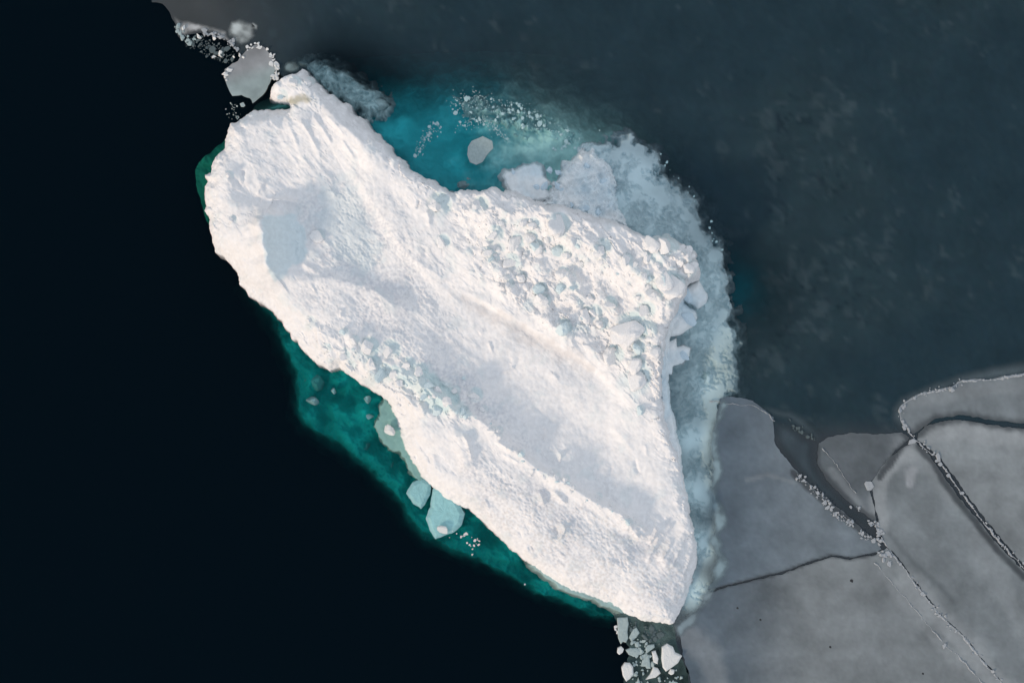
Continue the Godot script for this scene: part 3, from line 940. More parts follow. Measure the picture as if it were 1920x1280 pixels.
func make_sea_ice() -> void:
	var n1 := noise(31, 0.02, 4)
	var n2 := noise(32, 0.09, 4)
	var n3 := noise(34, 0.4, 3)
	# the thin dark sheet north and east of the iceberg
	var edge := [262,-60, 286,2, 305,7, 317,22, 327,47, 336,72, 350,64, 378,62, 402,66, 425,76, 440,92, 452,100, 470,110, 512,128, 540,150, 640,230, 760,330, 860,390, 1000,420, 1150,480, 1200,600, 1200,800, 1230,1000, 1240,1150, 1262,1172, 1276,1228, 1290,1258, 1292,1290, 1300,1330, 1290,1480, 1340,1700, 2500,1700, 2500,-420, 240,-420, 230,-200]
	var p := rough_edge(area(edge), 0.6, 0.35, 33)
	var holes := []
	for a in [[700,170,8.0,0.7], [640,130,7.0,0.5], [760,235,10.0,1.0], [880,270,13.0,1.0], [990,270,11.0,1.0], [1090,320,11.0,1.0], [1180,340,9.0,1.0], [1240,420,8.0,1.0], [1310,520,7.0,1.0], [1330,620,6.0,1.0], [1320,720,6.0,1.0], [1300,820,5.0,1.0], [1300,920,5.0,1.0], [1310,1020,4.5,1.0], [1300,1110,4.0,1.0], [1400,540,9.0,0.75], [620,145,6.5,0.85], [680,185,7.0,0.95]]:
		var v := at(a[0], a[1])
		holes.append([v.x, v.z, a[2] * a[2], a[3]])
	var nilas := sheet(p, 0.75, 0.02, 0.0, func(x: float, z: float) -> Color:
		var a := n1.get_noise_2d(x, z)
		var b := n2.get_noise_2d(x, z)
		var c := Color(0.042, 0.084, 0.112).lerp(Color(0.050, 0.093, 0.116), ss(-0.3, 0.4, a))
		c = c * (1.0 + 0.12 * n3.get_noise_2d(x * 1.7, z * 1.7))
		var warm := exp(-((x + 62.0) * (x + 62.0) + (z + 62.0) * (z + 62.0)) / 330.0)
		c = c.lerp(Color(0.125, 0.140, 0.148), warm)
		var wisp := n2.get_noise_2d(x * 1.5 + 8.0 * n1.get_noise_2d(x * 2.0, z * 2.0), z * 0.8 + 40.0)
		var frost := ss(0.25, 0.75, n2.get_noise_2d(x * 2.3, z * 2.3) * 0.75 + wisp * 0.55 + a * 0.5 + n3.get_noise_2d(x * 1.5, z * 1.5) * 0.4)
		c = c.lerp(Color(0.105, 0.160, 0.190), 0.6 * frost)
		c = c.lerp(Color(0.02, 0.04, 0.06), 0.5 * ss(0.035, 0.0, absf(wisp)) * ss(0.1, 0.4, a))
		c = c.lerp(Color(0.064, 0.080, 0.095), ss(44.0, 56.0, x + z * 0.5) * ss(13.0, 19.0, z))
		var cover := 0.5
		for h in holes:
			var dx: float = x - h[0]
			var dz: float = z - h[1]
			cover *= 1.0 - h[3] * exp(-(dx * dx + dz * dz) / h[2] * 1.2)
		cover = lerpf(cover, 0.72, ss(44.0, 56.0, x + z * 0.5) * ss(13.0, 19.0, z) * ss(0.2, 0.5, cover))
		return Color(c.r, c.g, c.b, cover))
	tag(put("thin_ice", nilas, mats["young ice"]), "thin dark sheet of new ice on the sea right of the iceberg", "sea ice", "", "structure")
	# young, thin and dark ice along the leads: [line, half width, softness, darkness]
	var leads := [[area([1700,812, 1711,816, 1753,790, 1807,782, 1860,792, 1922,799, 2000,805]), 0.5, 1.3, 0.85], [area([1711,818, 1683,846, 1665,874, 1650,893]), 0.35, 0.7, 0.9],
		[area([1722,836, 1752,870, 1772,905, 1800,942, 1836,987, 1870,1030, 1922,1082]), 0.25, 0.8, 0.9], [area([1488,885, 1523,921, 1560,949, 1594,976, 1622,1001, 1648,1010]), 0.3, 0.7, 0.9],
		[area([1668,1000, 1690,1030, 1720,1060, 1745,1082, 1765,1100, 1790,1130]), 0.0, 0.9, 0.35], [area([1322,1111, 1367,1097, 1424,1083, 1467,1073, 1516,1055, 1559,1041, 1594,1047, 1640,1039]), 0.12, 0.45, 0.85],
		[area([1532,840, 1532,869, 1552,901, 1580,929, 1608,954, 1640,975]), 0.3, 0.8, 0.8]]
	# paler bands of thicker, snow-dusted ice: [line, half width, colour, strength]
	var light := Color(0.32, 0.325, 0.335)
	var pale := [[area([1700,1085, 1745,1140, 1800,1200, 1850,1255, 1900,1310]), 3.2, light, 0.6], [area([1745,812, 1800,806, 1860,815, 1930,822]), 3.0, light, 0.85], [area([1652,985, 1648,935, 1655,900, 1680,868, 1705,850]), 2.0, light, 0.8],
		[area([1709,885, 1705,905]), 1.7, Color(0.33, 0.33, 0.345), 0.9], [area([1690,835, 1740,870, 1790,935]), 2.6, light, 0.35], [area([1660,1080, 1740,1180, 1800,1250]), 2.2, light, 0.35], [area([1560,880, 1610,945, 1640,985]), 1.0, light, 0.35],
		[area([1400,900, 1440,890, 1490,905]), 0.7, light, 0.25], [area([1715,752, 1800,735, 1920,722]), 2.0, light, 0.3], [area([1830,1010, 1880,1100, 1920,1180]), 3.0, light, 0.25], [area([1290,1190, 1330,1230, 1350,1290]), 3.0, light, 0.4]]
	var lead_at := func(x: float, z: float) -> float:
		var q := Vector2(x, z)
		var dark := 0.0
		for l in leads:
			var p2: PackedVector2Array = l[0]
			var d := FAR
			for i in p2.size() - 1: d = minf(d, q.distance_squared_to(Geometry2D.get_closest_point_to_segment(q, p2[i], p2[i + 1])))
			if d < 9.0:
				var w: float = l[1] * (1.0 + n2.get_noise_2d(x * 4.0, z * 4.0))
				dark = maxf(dark, l[3] * ss(w + l[2], w, sqrt(d)))
		return dark
	# the grey floes in the lower right
	var floes := [
		["grey ice floe between the iceberg and the wide dark lead, above the thin crack", 0.10, Color(0.165, 0.186, 0.208), 0.04,
			[1352,748, 1371,744, 1410,752, 1449,784, 1450,828, 1470,858, 1495,887, 1523,915, 1559,943, 1594,972, 1622,1000, 1644,1011, 1650,1028, 1644,1034, 1594,1043, 1559,1038, 1516,1052, 1467,1070, 1424,1080, 1367,1094, 1330,1105, 1346,1076, 1350,1050, 1337,1014, 1348,986, 1346,960, 1335,922, 1342,880, 1337,832, 1344,792]],
		["broad grey ice floe under the thin crack at the bottom right of the iceberg", 0.12, Color(0.205, 0.214, 0.222), 0.02,
			[1292,1170, 1316,1135, 1330,1113, 1367,1101, 1424,1087, 1467,1077, 1516,1059, 1559,1045, 1594,1050, 1644,1041, 1662,1028, 1686,1053, 1715,1092, 1732,1116, 1764,1155, 1807,1194, 1842,1240, 1881,1282, 2010,1420, 1420,1480, 1310,1400, 1298,1290, 1293,1258, 1282,1230, 1276,1178]],
		["long grey ice floe between the two parallel diagonal cracks at right", 0.14, Color(0.188, 0.200, 0.210), 0.03,
			[1662,1018, 1655,1000, 1646,960, 1640,935, 1636,905, 1650,882, 1668,860, 1690,842, 1716,829, 1742,855, 1766,890, 1796,930, 1836,980, 1872,1024, 1922,1074, 2020,1170, 2150,1300, 2010,1416, 1885,1280, 1846,1237, 1811,1191, 1768,1152, 1719,1089, 1690,1050]],
		["grey ice floe at the right border with a pale rounded upper edge", 0.13, Color(0.215, 0.224, 0.232), 0.02,
			[1722,824, 1724,812, 1738,800, 1766,791, 1807,789, 1860,798, 1922,806, 2100,830, 2180,1000, 2160,1290, 2030,1160, 1930,1068, 1884,1014, 1848,970, 1814,925, 1786,886, 1762,853, 1740,836]],
		["lobe of grey ice at the upper right, rimmed by white crumbs", 0.11, Color(0.188, 0.202, 0.214), 0.02,
			[1700,801, 1690,786, 1687,770, 1696,756, 1715,744, 1732,737, 1782,727, 1803,714, 1860,712, 1922,700, 2100,690, 2110,815, 1922,793, 1860,786, 1807,776, 1752,783, 1712,812]],
		["small grey wedge of ice between the wide lead and the lobe", 0.09, Color(0.138, 0.150, 0.163), 0.03,
			[1537,832, 1555,821, 1594,812, 1647,816, 1690,811, 1704,820, 1678,844, 1658,870, 1640,893, 1628,905, 1634,935, 1641,968, 1650,1000, 1637,972, 1608,953, 1580,928, 1553,900, 1534,870]],
	]
	for k in floes.size():
		var f: Array = floes[k]
		var base: Color = f[2]
		var s := 40.0 * k
		var grown := Geometry2D.offset_polygon(area(f[4]), 0.17)
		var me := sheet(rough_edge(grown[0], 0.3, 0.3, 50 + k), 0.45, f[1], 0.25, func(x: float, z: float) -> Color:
			var a := n1.get_noise_2d(x + s, z * 1.2)
			var b := n2.get_noise_2d(x * 0.8, z * 0.8 + s)
			var streak := n2.get_noise_2d((x + z) * 0.12 + s, (z - x) * 0.9)
			var t := 1.0 + a * 0.35 + b * 0.16 + streak * 0.14
			var c := base * t
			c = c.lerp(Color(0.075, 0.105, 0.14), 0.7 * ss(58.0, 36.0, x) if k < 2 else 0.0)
			var q := Vector2(x, z)
			for l in pale:
				var p2: PackedVector2Array = l[0]
				var d := FAR
				for i in p2.size() - 1: d = minf(d, q.distance_squared_to(Geometry2D.get_closest_point_to_segment(q, p2[i], p2[i + 1])))
				c = c.lerp(l[2], l[3] * ss(l[1] * (1.0 + b * 0.8 + n3.get_noise_2d(x, z) * 0.3), l[1] * 0.25, sqrt(d)))
			c = c * (1.0 + 0.10 * n3.get_noise_2d(x * 2.0, z * 2.0))
			c = c.lerp(Color(0.065, 0.071, 0.078), lead_at.call(x, z))
			return Color(c.r * 1.02, c.g * 1.10, c.b * 1.13, 1.0))
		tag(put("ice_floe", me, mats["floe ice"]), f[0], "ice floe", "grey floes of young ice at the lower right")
	# thinner soft rims in front of them
	var rims := [
		["dim translucent ice rim north of the lobe of grey ice", [1690,812, 1668,791, 1666,763, 1686,740, 1736,718, 1807,694, 1877,678, 1922,671, 2100,650, 2105,720, 1922,712, 1803,728, 1715,760, 1700,802], Color(0.105, 0.142, 0.165)],
		["dim translucent ice rim curving above the wide dark lead", [1345,745, 1371,739, 1410,748, 1431,756, 1488,765, 1523,789, 1548,818, 1536,835, 1500,812, 1475,792, 1448,785, 1400,757], Color(0.085, 0.120, 0.142)],
		["smooth grey pane of thin ice inside the wide dark lead", [1446,784, 1480,792, 1504,810, 1530,828, 1531,868, 1549,898, 1577,926, 1606,952, 1632,972, 1640,992, 1612,984, 1578,962, 1540,934, 1505,900, 1476,866, 1454,836], Color(0.066, 0.092, 0.112)],
	]
	for k in rims.size():
		var base: Color = rims[k][2]
		var outline := rough_edge(area(rims[k][1]), 0.8, 0.3, 70 + k)
		var me := sheet(outline, 0.35, 0.05 + 0.004 * k, 0.0, func(x: float, z: float) -> Color:
			var d := FAR
			var q := Vector2(x, z)
			for i in range(0, outline.size()):
				d = minf(d, q.distance_squared_to(Geometry2D.get_closest_point_to_segment(q, outline[i], outline[(i + 1) % outline.size()])))
			var t := 1.0 + n2.get_noise_2d(x, z) * 0.25
			return Color(base.r * t, base.g * t, base.b * t, ss(0.0, 2.2, sqrt(d)) * 0.8))
		tag(put("thin_ice_patch", me, mats["young ice"]), rims[k][0], "sea ice")
	# white ridges of crushed ice along the cracks
	var ridges := [
		["thin white crumbly ridge running from the wide lead down to the bottom border", 0.28, [1652,1010, 1665,1025, 1686,1053, 1715,1092, 1732,1116, 1764,1155, 1807,1194, 1842,1240, 1881,1282, 1920,1330]],
		["thin white crumbly ridge along the long crack at the right border", 0.24, [1700,802, 1715,823, 1736,841, 1757,858, 1782,894, 1807,929, 1842,975, 1877,1018, 1925,1070, 1980,1120]],
		["white crumbly ridge around the tip of the grey lobe", 0.30, [1700,801, 1690,786, 1687,770, 1696,756, 1715,744, 1732,738, 1782,727, 1803,714, 1860,712, 1922,701, 2000,695]],
		["faint pale ridge across the broad lower floe, left of the white one", 0.16, [1640,1055, 1690,1112, 1729,1158, 1768,1204, 1807,1240, 1842,1279, 1900,1340]],
		["fine white line of crushed ice on the upper edge of the bluish floe", 0.13, [1330,752, 1371,757, 1410,760, 1440,775, 1452,788]],
		["fine pale line of crushed ice along the wedge beside the lead", 0.11, [1540,840, 1556,855, 1575,880, 1590,905, 1605,925]],
	]
	for r in ridges:
		var line := area(r[2])
		tag(put("pressure_ridge", crushed_ridge(line, r[1], 0.22, 0.13, 80), mats["rubble"]), r[0], "ice ridge")
	bits_along(area([1494,890, 1523,918, 1550,944, 1575,966, 1600,984, 1622,1003, 1644,1016]), 120, 0.38, 0.13, 0.46, 0.16, "loose_chunk", "small white ice lump piled along the lower bank of the wide lead", "white lumps along the lower bank of the wide lead", mats["rubble"])
	bits_along(area([1630,975, 1645,985, 1653,1000, 1648,1012]), 34, 0.35, 0.16, 0.5, 0.16, "loose_chunk", "small white ice lump heaped at the lower tip of the wide lead", "white lumps at the tip of the wide lead", mats["rubble"])
	bits_along(area([1648,1030, 1660,1045, 1680,1052]), 12, 0.7, 0.2, 0.55, 0.16, "loose_chunk", "white ice lump scattered where the thin crack meets the ridge", "white lumps where crack and ridge meet", mats["rubble"])
	bits_along(area([1594,946, 1612,952]), 7, 0.3, 0.18, 0.4, 0.12, "loose_chunk", "white ice lump on the upper bank of the wide lead", "white lumps on the upper bank of the lead", mats["rubble"])
	bits_along(area([1470,790, 1500,806, 1530,826]), 26, 0.35, 0.12, 0.35, 0.1, "loose_chunk", "pale ice crumb at the upper end of the wide lead", "crumbs at the upper end of the lead", mats["dim rubble"])
	bits_along(area([1700,801, 1690,786, 1687,770, 1696,756, 1715,744, 1732,738, 1782,727, 1803,714]), 46, 0.3, 0.14, 0.42, 0.16, "loose_chunk", "white ice crumb around the tip of the grey lobe", "white crumbs around the grey lobe", mats["rubble"])
	bits_along(area([1705,805, 1736,841, 1757,858, 1807,929, 1842,975, 1925,1070]), 42, 0.3, 0.14, 0.4, 0.18, "loose_chunk", "white ice crumb on the ridge by the right border", "white crumbs on the ridge by the right border", mats["rubble"])
	bits_along(area([1686,1053, 1715,1092, 1764,1155, 1807,1194, 1842,1240, 1878,1280]), 44, 0.4, 0.14, 0.42, 0.18, "loose_chunk", "white ice crumb on the long ridge at the bottom right", "white crumbs on the long lower ridge", mats["rubble"])
	piece("ice_lump", "biggest white lump standing on the upper edge of the grey lobe", "", rocks[1], mats["rubble"], at(1784, 729, 0.2), Vector3(0.8, 0.5, 0.8))
	piece("ice_lump", "white lump at the left tip of the grey lobe", "", rocks[2], mats["rubble"], at(1688, 768, 0.2), Vector3(0.5, 0.4, 1.0))
	piece("ice_lump", "upright oval white plate beside the right crack", "", slabs[2], mats["rubble"], at(1760, 857, 0.2), Vector3(0.5, 0.5, 0.95), 0.3)
	piece("ice_lump", "pale plate lying where the dark leads cross", "", slabs[3], mats["rubble"], at(1711, 828, 0.15), Vector3(0.9, 0.4, 0.6), 0.3)
	piece("ice_lump", "pale plate on the left edge of the long floe", "", slabs[4], mats["rubble"], at(1630, 911, 0.15), Vector3(1.0, 0.35, 1.1), 0.9)
	piece("ice_lump", "white lump low on the long ridge near the bottom", "", rocks[4], mats["rubble"], at(1762, 1154, 0.2), Vector3(0.7, 0.4, 0.5), 0.6)
	piece("ice_lump", "white lump on the faint ridge near the bottom border", "", rocks[5], mats["rubble"], at(1771, 1211, 0.2), Vector3(0.6, 0.4, 0.6), 0.2)
	# blank holes melted by drips: small dark pits in the floes
	for a in [[1597, 1089, 0.34], [1383, 1140, 0.22], [1426, 1162, 0.22], [1557, 1213, 0.24], [1731, 1263, 0.22]]:
		var o := put("melt_hole", domes[0], mats["dark pit"] if mats.has("dark pit") else material("dark pit", lin(0.03, 0.033, 0.036), 0.7))
		o.transform = Transform3D(Basis.from_scale(Vector3(a[2], 0.03, a[2])), at(a[0], a[1], 0.12))
		tag(o, "small round dark melt hole in the broad lower floe", "melt hole", "melt holes in the broad floe")

func make_floating_ice() -> void:
	# the round floe north of the iceberg
	var p := rough_edge(area([430,172, 421,148, 421,130, 445,114, 462,93, 480,83, 497,90, 510,107, 517,130, 508,152, 501,166, 492,180, 473,194, 468,183, 452,179, 436,179]), 0.5, 0.25, 90)
	var n := noise(91, 0.2, 4)
	var me := sheet(p, 0.3, 0.16, 0.5, func(x: float, z: float) -> Color:
		var t := ss(-52.0, -48.0, z + (x + 49.0) * 0.3)
		var c := Color(0.27, 0.285, 0.30).lerp(Color(0.34, 0.42, 0.43), t) * (1.0 + 0.3 * n.get_noise_2d(x, z))
		return Color(c.r, c.g, c.b, 1.0))
	tag(put("round_floe", me, mats["floe ice"]), "rounded grey ice floe with white crumbs on its rim, north of the iceberg", "ice floe")
	bits_along(area([430,128, 423,140, 421,150]), 8, 0.15, 0.35, 0.75, 0.2, "rim_chunk", "white chunk on the left rim of the rounded grey floe", "chunks on the left rim of the round floe", mats["white chunk"])
	bits_along(area([462,95, 478,84, 494,89, 500,96]), 14, 0.2, 0.2, 0.5, 0.2, "rim_chunk", "white crumb on the upper rim of the rounded grey floe", "crumbs on the upper rim of the round floe", mats["white chunk"])
	bits_along(area([507,101, 513,115, 520,132, 512,148, 526,138]), 46, 0.3, 0.18, 0.5, 0.16, "rim_chunk", "white crumb between the rounded floe and the iceberg's tip", "crumbs between round floe and iceberg", mats["white chunk"])
	var puffy := noise(98, 0.24, 5)
	for a in [["white frothy mound of slush above the rounded grey floe", [424,52, 430,40, 448,33, 466,38, 477,52, 478,68, 468,80, 452,86, 436,80, 427,66], Color(0.50, 0.56, 0.57), 1.4],
			["pale frothy band of slush along the top edge of the brash patch", [322,26, 340,34, 360,38, 385,44, 408,52, 426,58, 432,84, 415,74, 395,62, 372,58, 350,66, 334,72, 326,48], Color(0.48, 0.50, 0.51), 1.0],
			["translucent band of pale slush lapping from the fringe over the bluish floe", [1352,738, 1372,752, 1362,778, 1352,800, 1350,832, 1358,862, 1362,885, 1352,905, 1352,930, 1366,955, 1368,985, 1356,1005, 1360,1030, 1372,1050, 1364,1082, 1344,1106, 1320,1112, 1328,1080, 1336,1050, 1322,1014, 1334,984, 1330,950, 1322,920, 1330,880, 1322,832, 1332,790], Color(0.23, 0.32, 0.365), 1.7],
			["translucent tail of pale slush by the broad floe beside the southern tip", [1318,1106, 1346,1104, 1336,1130, 1318,1150, 1308,1172, 1290,1186, 1280,1200, 1266,1196, 1262,1172, 1290,1150, 1308,1126], Color(0.23, 0.30, 0.34), 1.5],
			["small milky puff of slush right of the frothy mound", [466,44, 474,40, 484,46, 484,56, 474,58], Color(0.32, 0.36, 0.37), 0.6],
			["round milky pan of slush at the iceberg's northern tip", [530,122, 540,113, 556,115, 566,124, 560,134, 544,138, 532,134], Color(0.22, 0.30, 0.32), 0.8]]:
		var outline := rough_edge(area(a[1]), 0.4, 0.45, 99)
		var base: Color = a[2]
		var soft_w: float = a[3]
		var m2 := sheet(outline, 0.18, 0.17 if a[0].begins_with("trans") else 0.03, 0.0, func(x: float, z: float) -> Color:
			var d := FAR
			var q := Vector2(x, z)
			for i in outline.size(): d = minf(d, q.distance_squared_to(Geometry2D.get_closest_point_to_segment(q, outline[i], outline[(i + 1) % outline.size()])))
			var pf := puffy.get_noise_2d(x, z)
			var t := 0.9 + 0.35 * pf
			return Color(base.r * t, base.g * t, base.b * t, clampf(ss(0.0, soft_w, sqrt(d)) * (1.0 + 0.9 * pf), 0.0, 1.0)))
		tag(put("slush_patch", m2, mats["young ice"]), a[0], "slush")
	# brash in the dark gap left of it
	for a in [["white chunk at the corner where thin ice meets open water", 343, 53, 8, 5], ["pale chunk above the brash patch", 371, 68, 7, 5], ["pale plate in the upper left of the dark brash patch", 372, 68, 7, 4],
			["largest white chunk in the dark brash patch", 413, 100, 9, 9], ["white chunk alone at the open water side of the brash patch", 400, 106, 7, 5], ["grey plate beside the largest chunk of the brash patch", 397, 93, 8, 7], ["dark plate at the right of the brash patch", 425, 91, 6, 7],
			["round pale chunk on the upper edge of the brash patch", 402, 71, 5, 5], ["pale chunk near the lower tip of the brash patch", 438, 106, 4, 3], ["pair of pale chunks by the round floe's left shoulder", 449, 103, 4, 6], ["pale chunk touching the round floe's left shoulder", 456, 107, 4, 4]]:
		var dim: bool = a[0].begins_with("grey") or a[0].begins_with("dark")
		piece("brash_chunk", a[0], "", slabs[(int(a[1])) % 9] if dim else rocks[int(a[1]) % 9], mats["dim rubble" if dim else "white chunk"], at(a[1], a[2], 0.1), Vector3(a[3] * M, 0.4, a[4] * M), a[1] * 0.7)
	bits_along(area([380,60, 402,64, 425,75, 438,88, 446,98]), 44, 0.3, 0.2, 0.5, 0.08, "brash_chunk", "pale lump on the upper edge of the dark brash patch", "pale lumps on the edge of the brash patch", mats["rubble"])
	bits_along(area([350,72, 375,80, 400,90, 425,105, 430,118]), 60, 0.75, 0.2, 0.55, 0.06, "brash_chunk", "small grey lump afloat in the dark brash patch", "grey lumps in the brash patch", mats["dim rubble"])
	bits_along(area([327,40, 334,60, 345,72, 362,80]), 16, 0.35, 0.3, 0.7, 0.06, "brash_chunk", "pale lump on the corner of thin ice beside open water", "pale lumps on the thin ice corner", mats["grey ice"])
	var spots := []
	for k in 260:
		var q := at(lerpf(345, 440, rng.randf()), 0)
		var px := q.x / M + 960.0
		var py := lerpf(66.0, 118.0, rng.randf())
		if absf(py - lerpf(70.0, 112.0, (px - 345.0) / 95.0)) < 16.0: spots.append(Vector3(q.x, (py - 640.0) * M, rng.randf_range(0.06, 0.16)))
	crumbs("brash_crumbs", "fine grey crumbs of ice filling the dark brash patch", mats["dim rubble"], spots)
	# milky soft mounds just under the surface
	for a in [["milky mound in the water off the iceberg's north-east shoulder", 712, 197, 16, 14, -0.7, "milky ice"], ["pale wedge under water close to the iceberg's north-east flank", 738, 262, 12, 30, -2.4, "milky ice"],
			["bright teal slab sunk in the green water at left", 597, 722, 30, 22, -2.6, "water tinted ice"], ["paler teal slab just below the bright teal one", 591, 754, 19, 11, -1.6, "pale water tinted ice"], ["small pale cube in the green water", 627, 735, 7, 8, -0.7, "pale water tinted ice"],
			["pale lump in green water close to the snow edge", 692, 780, 10, 9, -0.6, "pale water tinted ice"], ["upper pale lump in green water close to the snow edge", 690, 750, 8, 14, -0.9, "pale water tinted ice"], ["dim teal lump deep in the green water", 690, 838, 20, 18, -4.0, "water tinted ice"], ["dim teal lump near the square block", 735, 880, 20, 22, -4.0, "water tinted ice"],
			["milky mound in the fringe, east of the cliff", 1322, 703, 12, 12, -0.5, "milky ice"], ["grey milky slab in the turquoise pool below the round plate", 870, 345, 24, 16, -1.6, "milky ice"]]:
		var o := put("sunken_ice", (puffs if a[6] == "milky ice" else rocks)[int(a[1]) % 6], mats[a[6]])
		var tall := 1.7 + absf(a[5]) * 0.5
		o.transform = Transform3D(Basis(Vector3.UP, 0.0) * Basis.from_scale(Vector3(a[3] * M, tall, a[4] * M)), at(a[1], a[2], a[5] - tall * 0.85))
		tag(o, a[0], "sunken ice")
	for a in [["big pale teal chunk sunk beside the iceberg, its tip awash", [797,972, 806,950, 811,918, 822,905, 846,925, 862,945, 871,965, 866,985, 846,1001, 815,1012, 805,995], -0.25, 0.9],
			["square pale teal block beside the big sunken chunk", [760,926, 772,905, 795,898, 808,906, 806,930, 789,956, 775,946], -0.5, 0.7]]:
		var q := rough_edge(area(a[1]), 0.5, 0.25, 94)
		var mid := Vector2()
		for v in q: mid += v
		mid /= q.size()
		for i in q.size(): q[i] -= mid
		var o := put("sunken_ice", plate(q, -5.0, a[2], a[3], 95), mats["pale water tinted ice"])
		o.position = Vector3(mid.x, 0, mid.y)
		tag(o, a[0], "sunken ice")
	# the plate and the ring of bits in the turquoise pool
	var pl := area([877,275, 884,264, 905,255, 923,264, 925,278, 913,290, 905,304, 893,309, 881,304, 876,290])
	var c := at(900, 282)
	for i in pl.size(): pl[i] -= Vector2(c.x, c.z)
	var pm := put("ice_plate", plate(rough_edge(pl, 0.4, 0.06, 92), -0.2, 0.05, 0.08, 93), mats["grey ice"])
	pm.position = c
	tag(pm, "flat pale plate of ice afloat in the turquoise pool", "ice floe")
	bits_along(area([800,262, 803,245, 812,233, 825,236, 822,250, 818,262]), 22, 0.35, 0.12, 0.5, 0.04, "pool_chunk", "white bit in the left arc of drifting ice in the pool", "bits in the pool's left arc", mats["milky ice"])
	bits_along(area([815,275, 795,262, 785,275, 782,290]), 9, 0.4, 0.14, 0.45, 0.04, "pool_chunk", "white bit trailing below the pool's left arc", "bits trailing below the left arc", mats["milky ice"])
	bits_along(area([862,238, 885,228, 905,226, 925,235, 935,250, 950,262]), 30, 0.35, 0.1, 0.34, 0.04, "pool_chunk", "white bit in the arc of ice above the pool's plate", "bits in the arc above the plate", mats["milky ice"])
	bits_along(area([860,190, 880,184, 910,190, 940,200, 970,205, 1000,222, 1030,235]), 50, 0.9, 0.12, 0.5, 0.03, "pool_chunk", "pale bit along the far edge of the turquoise pool", "bits along the pool's far edge", mats["milky ice"])
	bits_along(area([855,200, 880,200, 920,215, 980,230, 1060,260, 1130,280]), 40, 1.0, 0.14, 0.5, 0.02, "pool_chunk", "pale bit strewn between the pool's plate and the milky fringe", "bits between plate and fringe", mats["milky ice"])
	bits_along(area([1046,286, 1054,276, 1062,272]), 7, 0.3, 0.2, 0.55, 0.05, "pool_chunk", "white lump floating off the blue ledge", "lumps off the blue ledge", mats["milky ice"])
	bits_along(area([1210,275, 1236,275, 1238,300, 1300,372, 1310,385, 1370,510]), 18, 0.5, 0.12, 0.4, 0.03, "fringe_chunk", "white bit on the outer edge of the milky fringe", "bits on the fringe's outer edge", mats["milky ice"])
	var froth := []
	for l in [[area([858,200, 862,190, 885,184, 910,190, 945,202, 975,208, 1005,224, 1040,238, 1090,262]), 0.9, 260], [area([862,238, 885,229, 905,227, 925,236, 938,250, 955,265]), 0.5, 160], [area([815,234, 800,248, 792,265, 783,288]), 0.5, 90]]:
		var line: PackedVector2Array = l[0]
		for k in l[2]:
			var i2 := rng.randi() % (line.size() - 1)
			var q: Vector2 = line[i2].lerp(line[i2 + 1], rng.randf()) + Vector2(rng.randfn(), rng.randfn()) * l[1]
			froth.append(Vector3(q.x, q.y, rng.randf_range(0.05, 0.13)))
	crumbs("froth_crumbs", "fine pale crumbs drifting along the rim of the turquoise pool", mats["milky ice"], froth)
	# open water, south-west side
	piece("ice_chunk", "white chunk frozen to the pale ledge at the iceberg's south-west edge", "", rocks[3], mats["white chunk"], at(735, 809, 0.3), Vector3(1.4, 1.0, 1.6), 0.5)
	piece("ice_chunk", "white tip rising from the big pale teal chunk", "", rocks[6], mats["white chunk"], at(828, 990, 0.15), Vector3(1.7, 0.7, 1.1), -0.4)
	bits_along(area([838,1003, 860,1000, 880,1000]), 10, 0.3, 0.12, 0.4, 0.03, "drift_bit", "white bit drifting off the big pale teal chunk", "bits off the big teal chunk", mats["white chunk"])
	bits_along(area([880,1028, 890,1018, 898,1008]), 14, 0.5, 0.1, 0.3, 0.03, "drift_bit", "tiny white bit in green water below the snow edge", "tiny bits below the snow edge", mats["white chunk"])
	piece("drift_bit", "single white speck on the edge of the green water at bottom", "", rocks[2], mats["white chunk"], at(984, 1095, 0.05), Vector3(0.25, 0.2, 0.3))
	piece("drift_bit", "pale plate afloat in black water below the round floe", "", slabs[5], mats["grey ice"], at(455, 196, 0.05), Vector3(0.6, 0.3, 0.6))
	bits_along(area([428,195, 440,205, 440,220, 430,212]), 36, 0.6, 0.07, 0.25, 0.02, "drift_bit", "tiny grey bit in black water left of the northern notch", "tiny bits in black water", mats["grey ice"])
	# brash at the southern tip
	var slush := sheet(rough_edge(area([1150,1150, 1180,1146, 1230,1160, 1262,1164, 1278,1228, 1292,1262, 1292,1330, 1165,1330, 1172,1260, 1182,1215]), 0.5, 0.5, 95), 0.5, 0.012, 0.0, func(x: float, z: float) -> Color:
		var t := 1.0 + 0.6 * n.get_noise_2d(x, z)
		return Color(0.085 * t, 0.135 * t, 0.135 * t, clampf(0.75 - ss(50.0, 66.0, z) * 0.3 + 0.5 * n.get_noise_2d(x * 2.0, z * 2.0), 0.1, 0.95)))
	tag(put("slush", slush, mats["young ice"]), "dim teal slush between the chunks at the southern tip", "slush", "", "stuff")
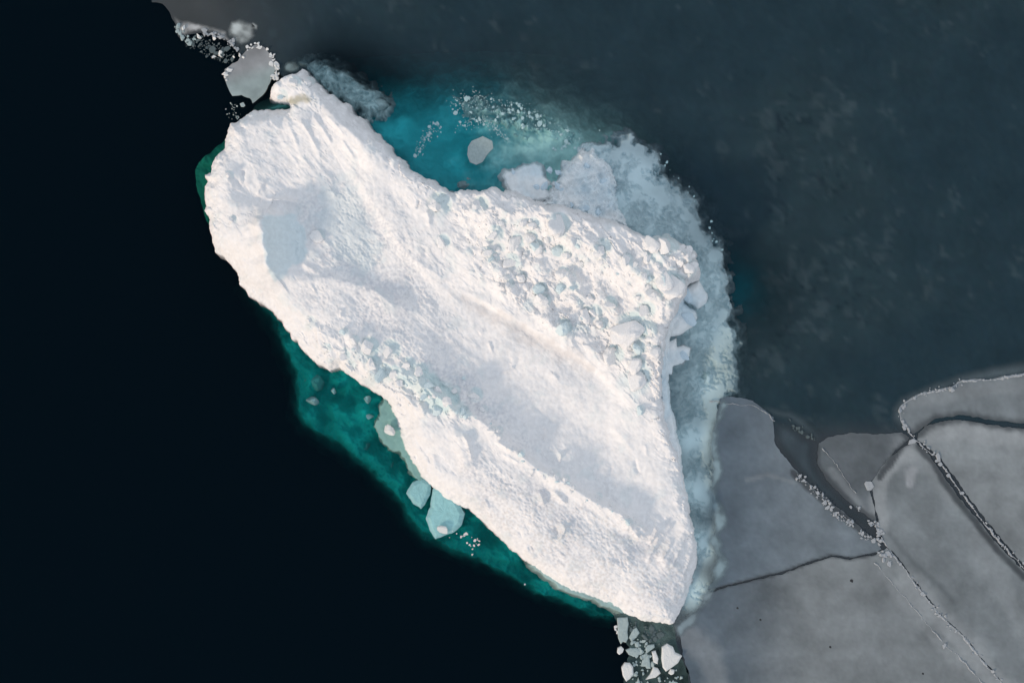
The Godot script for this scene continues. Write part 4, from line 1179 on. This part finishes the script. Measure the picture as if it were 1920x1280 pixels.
	for a in [["tall flat pale slab beside the southern tip", 1168, 1182, [-11,-24, 9,-25, 11,-14, 9,2, 10,14, 6,22, 0,20, -4,25, -9,14, -10,-4], "grey ice", 0.35],
			["pale angular plate right of the tall slab", 1189, 1188, [-10,8, -3,-8, 4,-13, 11,-2, 5,6, -2,12], "grey ice", 0.2],
			["wide lens-shaped grey plate under the tall slab", 1188, 1222, [-15,-4, -5,-8, 8,-7, 15,-1, 9,7, 0,9, -9,5], "grey ice", 0.22],
			["ridged white block at the left end of the southern brash", 1177, 1259, [-12,-8, -6,-17, 4,-17, 10,-10, 11,3, 4,12, -3,17, -9,8], "white chunk", 0.7],
			["largest white block of the southern brash", 1254, 1232, [-13,-20, -4,-26, 8,-20, 12,-10, 24,-4, 17,9, 6,17, -6,25, -12,18, -14,0], "white chunk", 0.9],
			["slender pale chunk left of the largest block", 1228, 1232, [-6,-11, 1,-13, 7,2, 5,12, -3,9], "white chunk", 0.4],
			["broken grey plate in the middle of the southern brash", 1210, 1239, [-8,10, -6,-2, 6,-13, 10,4, 10,14, 0,10], "grey ice", 0.3],
			["angular pale chunk above the slender one", 1219, 1215, [-9,-2, -4,-7, 8,-8, 9,-2, 0,4, -7,10], "grey ice", 0.35],
			["rough white wedge at the bottom of the southern brash", 1226, 1262, [-16,11, -8,2, -1,-13, 8,-10, 13,-1, 3,7, -6,9], "white chunk", 0.6],
			["small white chunk at the brash edge by black water", 1163, 1219, [-6,4, -5,-5, 2,-8, 7,-3, 5,3, -2,8], "white chunk", 0.4],
			["white chunk right of the rough wedge", 1259, 1259, [-6,2, -2,-6, 6,-4, 5,3, -1,6], "white chunk", 0.4],
			["pale triangle at the bottom border", 1197, 1277, [-5,7, 0,-8, 5,7], "grey ice", 0.4],
			["rounded grey chunk in the middle of the southern brash", 1194, 1208, [-4,-4, 2,-6, 6,-1, 3,5, -3,4], "grey ice", 0.3]]:
		var q := PackedVector2Array()
		for i in range(0, a[3].size(), 2): q.append(Vector2(a[3][i], a[3][i + 1]) * M)
		var o := put("brash_block", plate(rough_edge(q, 0.3, 0.08, 97), -0.4, a[5], 0.12 + a[5] * 0.25, int(a[1])), mats[a[4]])
		o.position = at(a[1], a[2])
		tag(o, a[0], "ice chunk", "chunks at the southern tip")
	bits_along(area([1180,1172, 1200,1185, 1225,1190, 1250,1190]), 46, 0.9, 0.2, 0.6, 0.02, "brash_bit", "dim grey chunk in the slush under the iceberg's southern tip", "dim chunks under the southern tip", mats["dim rubble"])
	bits_along(area([1185,1200, 1205,1215, 1215,1250, 1200,1265, 1190,1240]), 60, 0.8, 0.2, 0.6, 0.03, "brash_bit", "small grey chunk among the plates of the southern brash", "grey chunks among the plates", mats["grey ice"])
	bits_along(area([1155,1172, 1158,1185, 1153,1180]), 8, 0.25, 0.2, 0.45, 0.04, "brash_bit", "white bit left of the tall slab", "white bits left of the tall slab", mats["white chunk"])
	bits_along(area([1262,1255, 1265,1275, 1240,1280, 1210,1285]), 26, 0.7, 0.2, 0.6, 0.04, "brash_bit", "pale chunk along the bottom border by the dark crack", "pale chunks along the bottom border", mats["grey ice"])
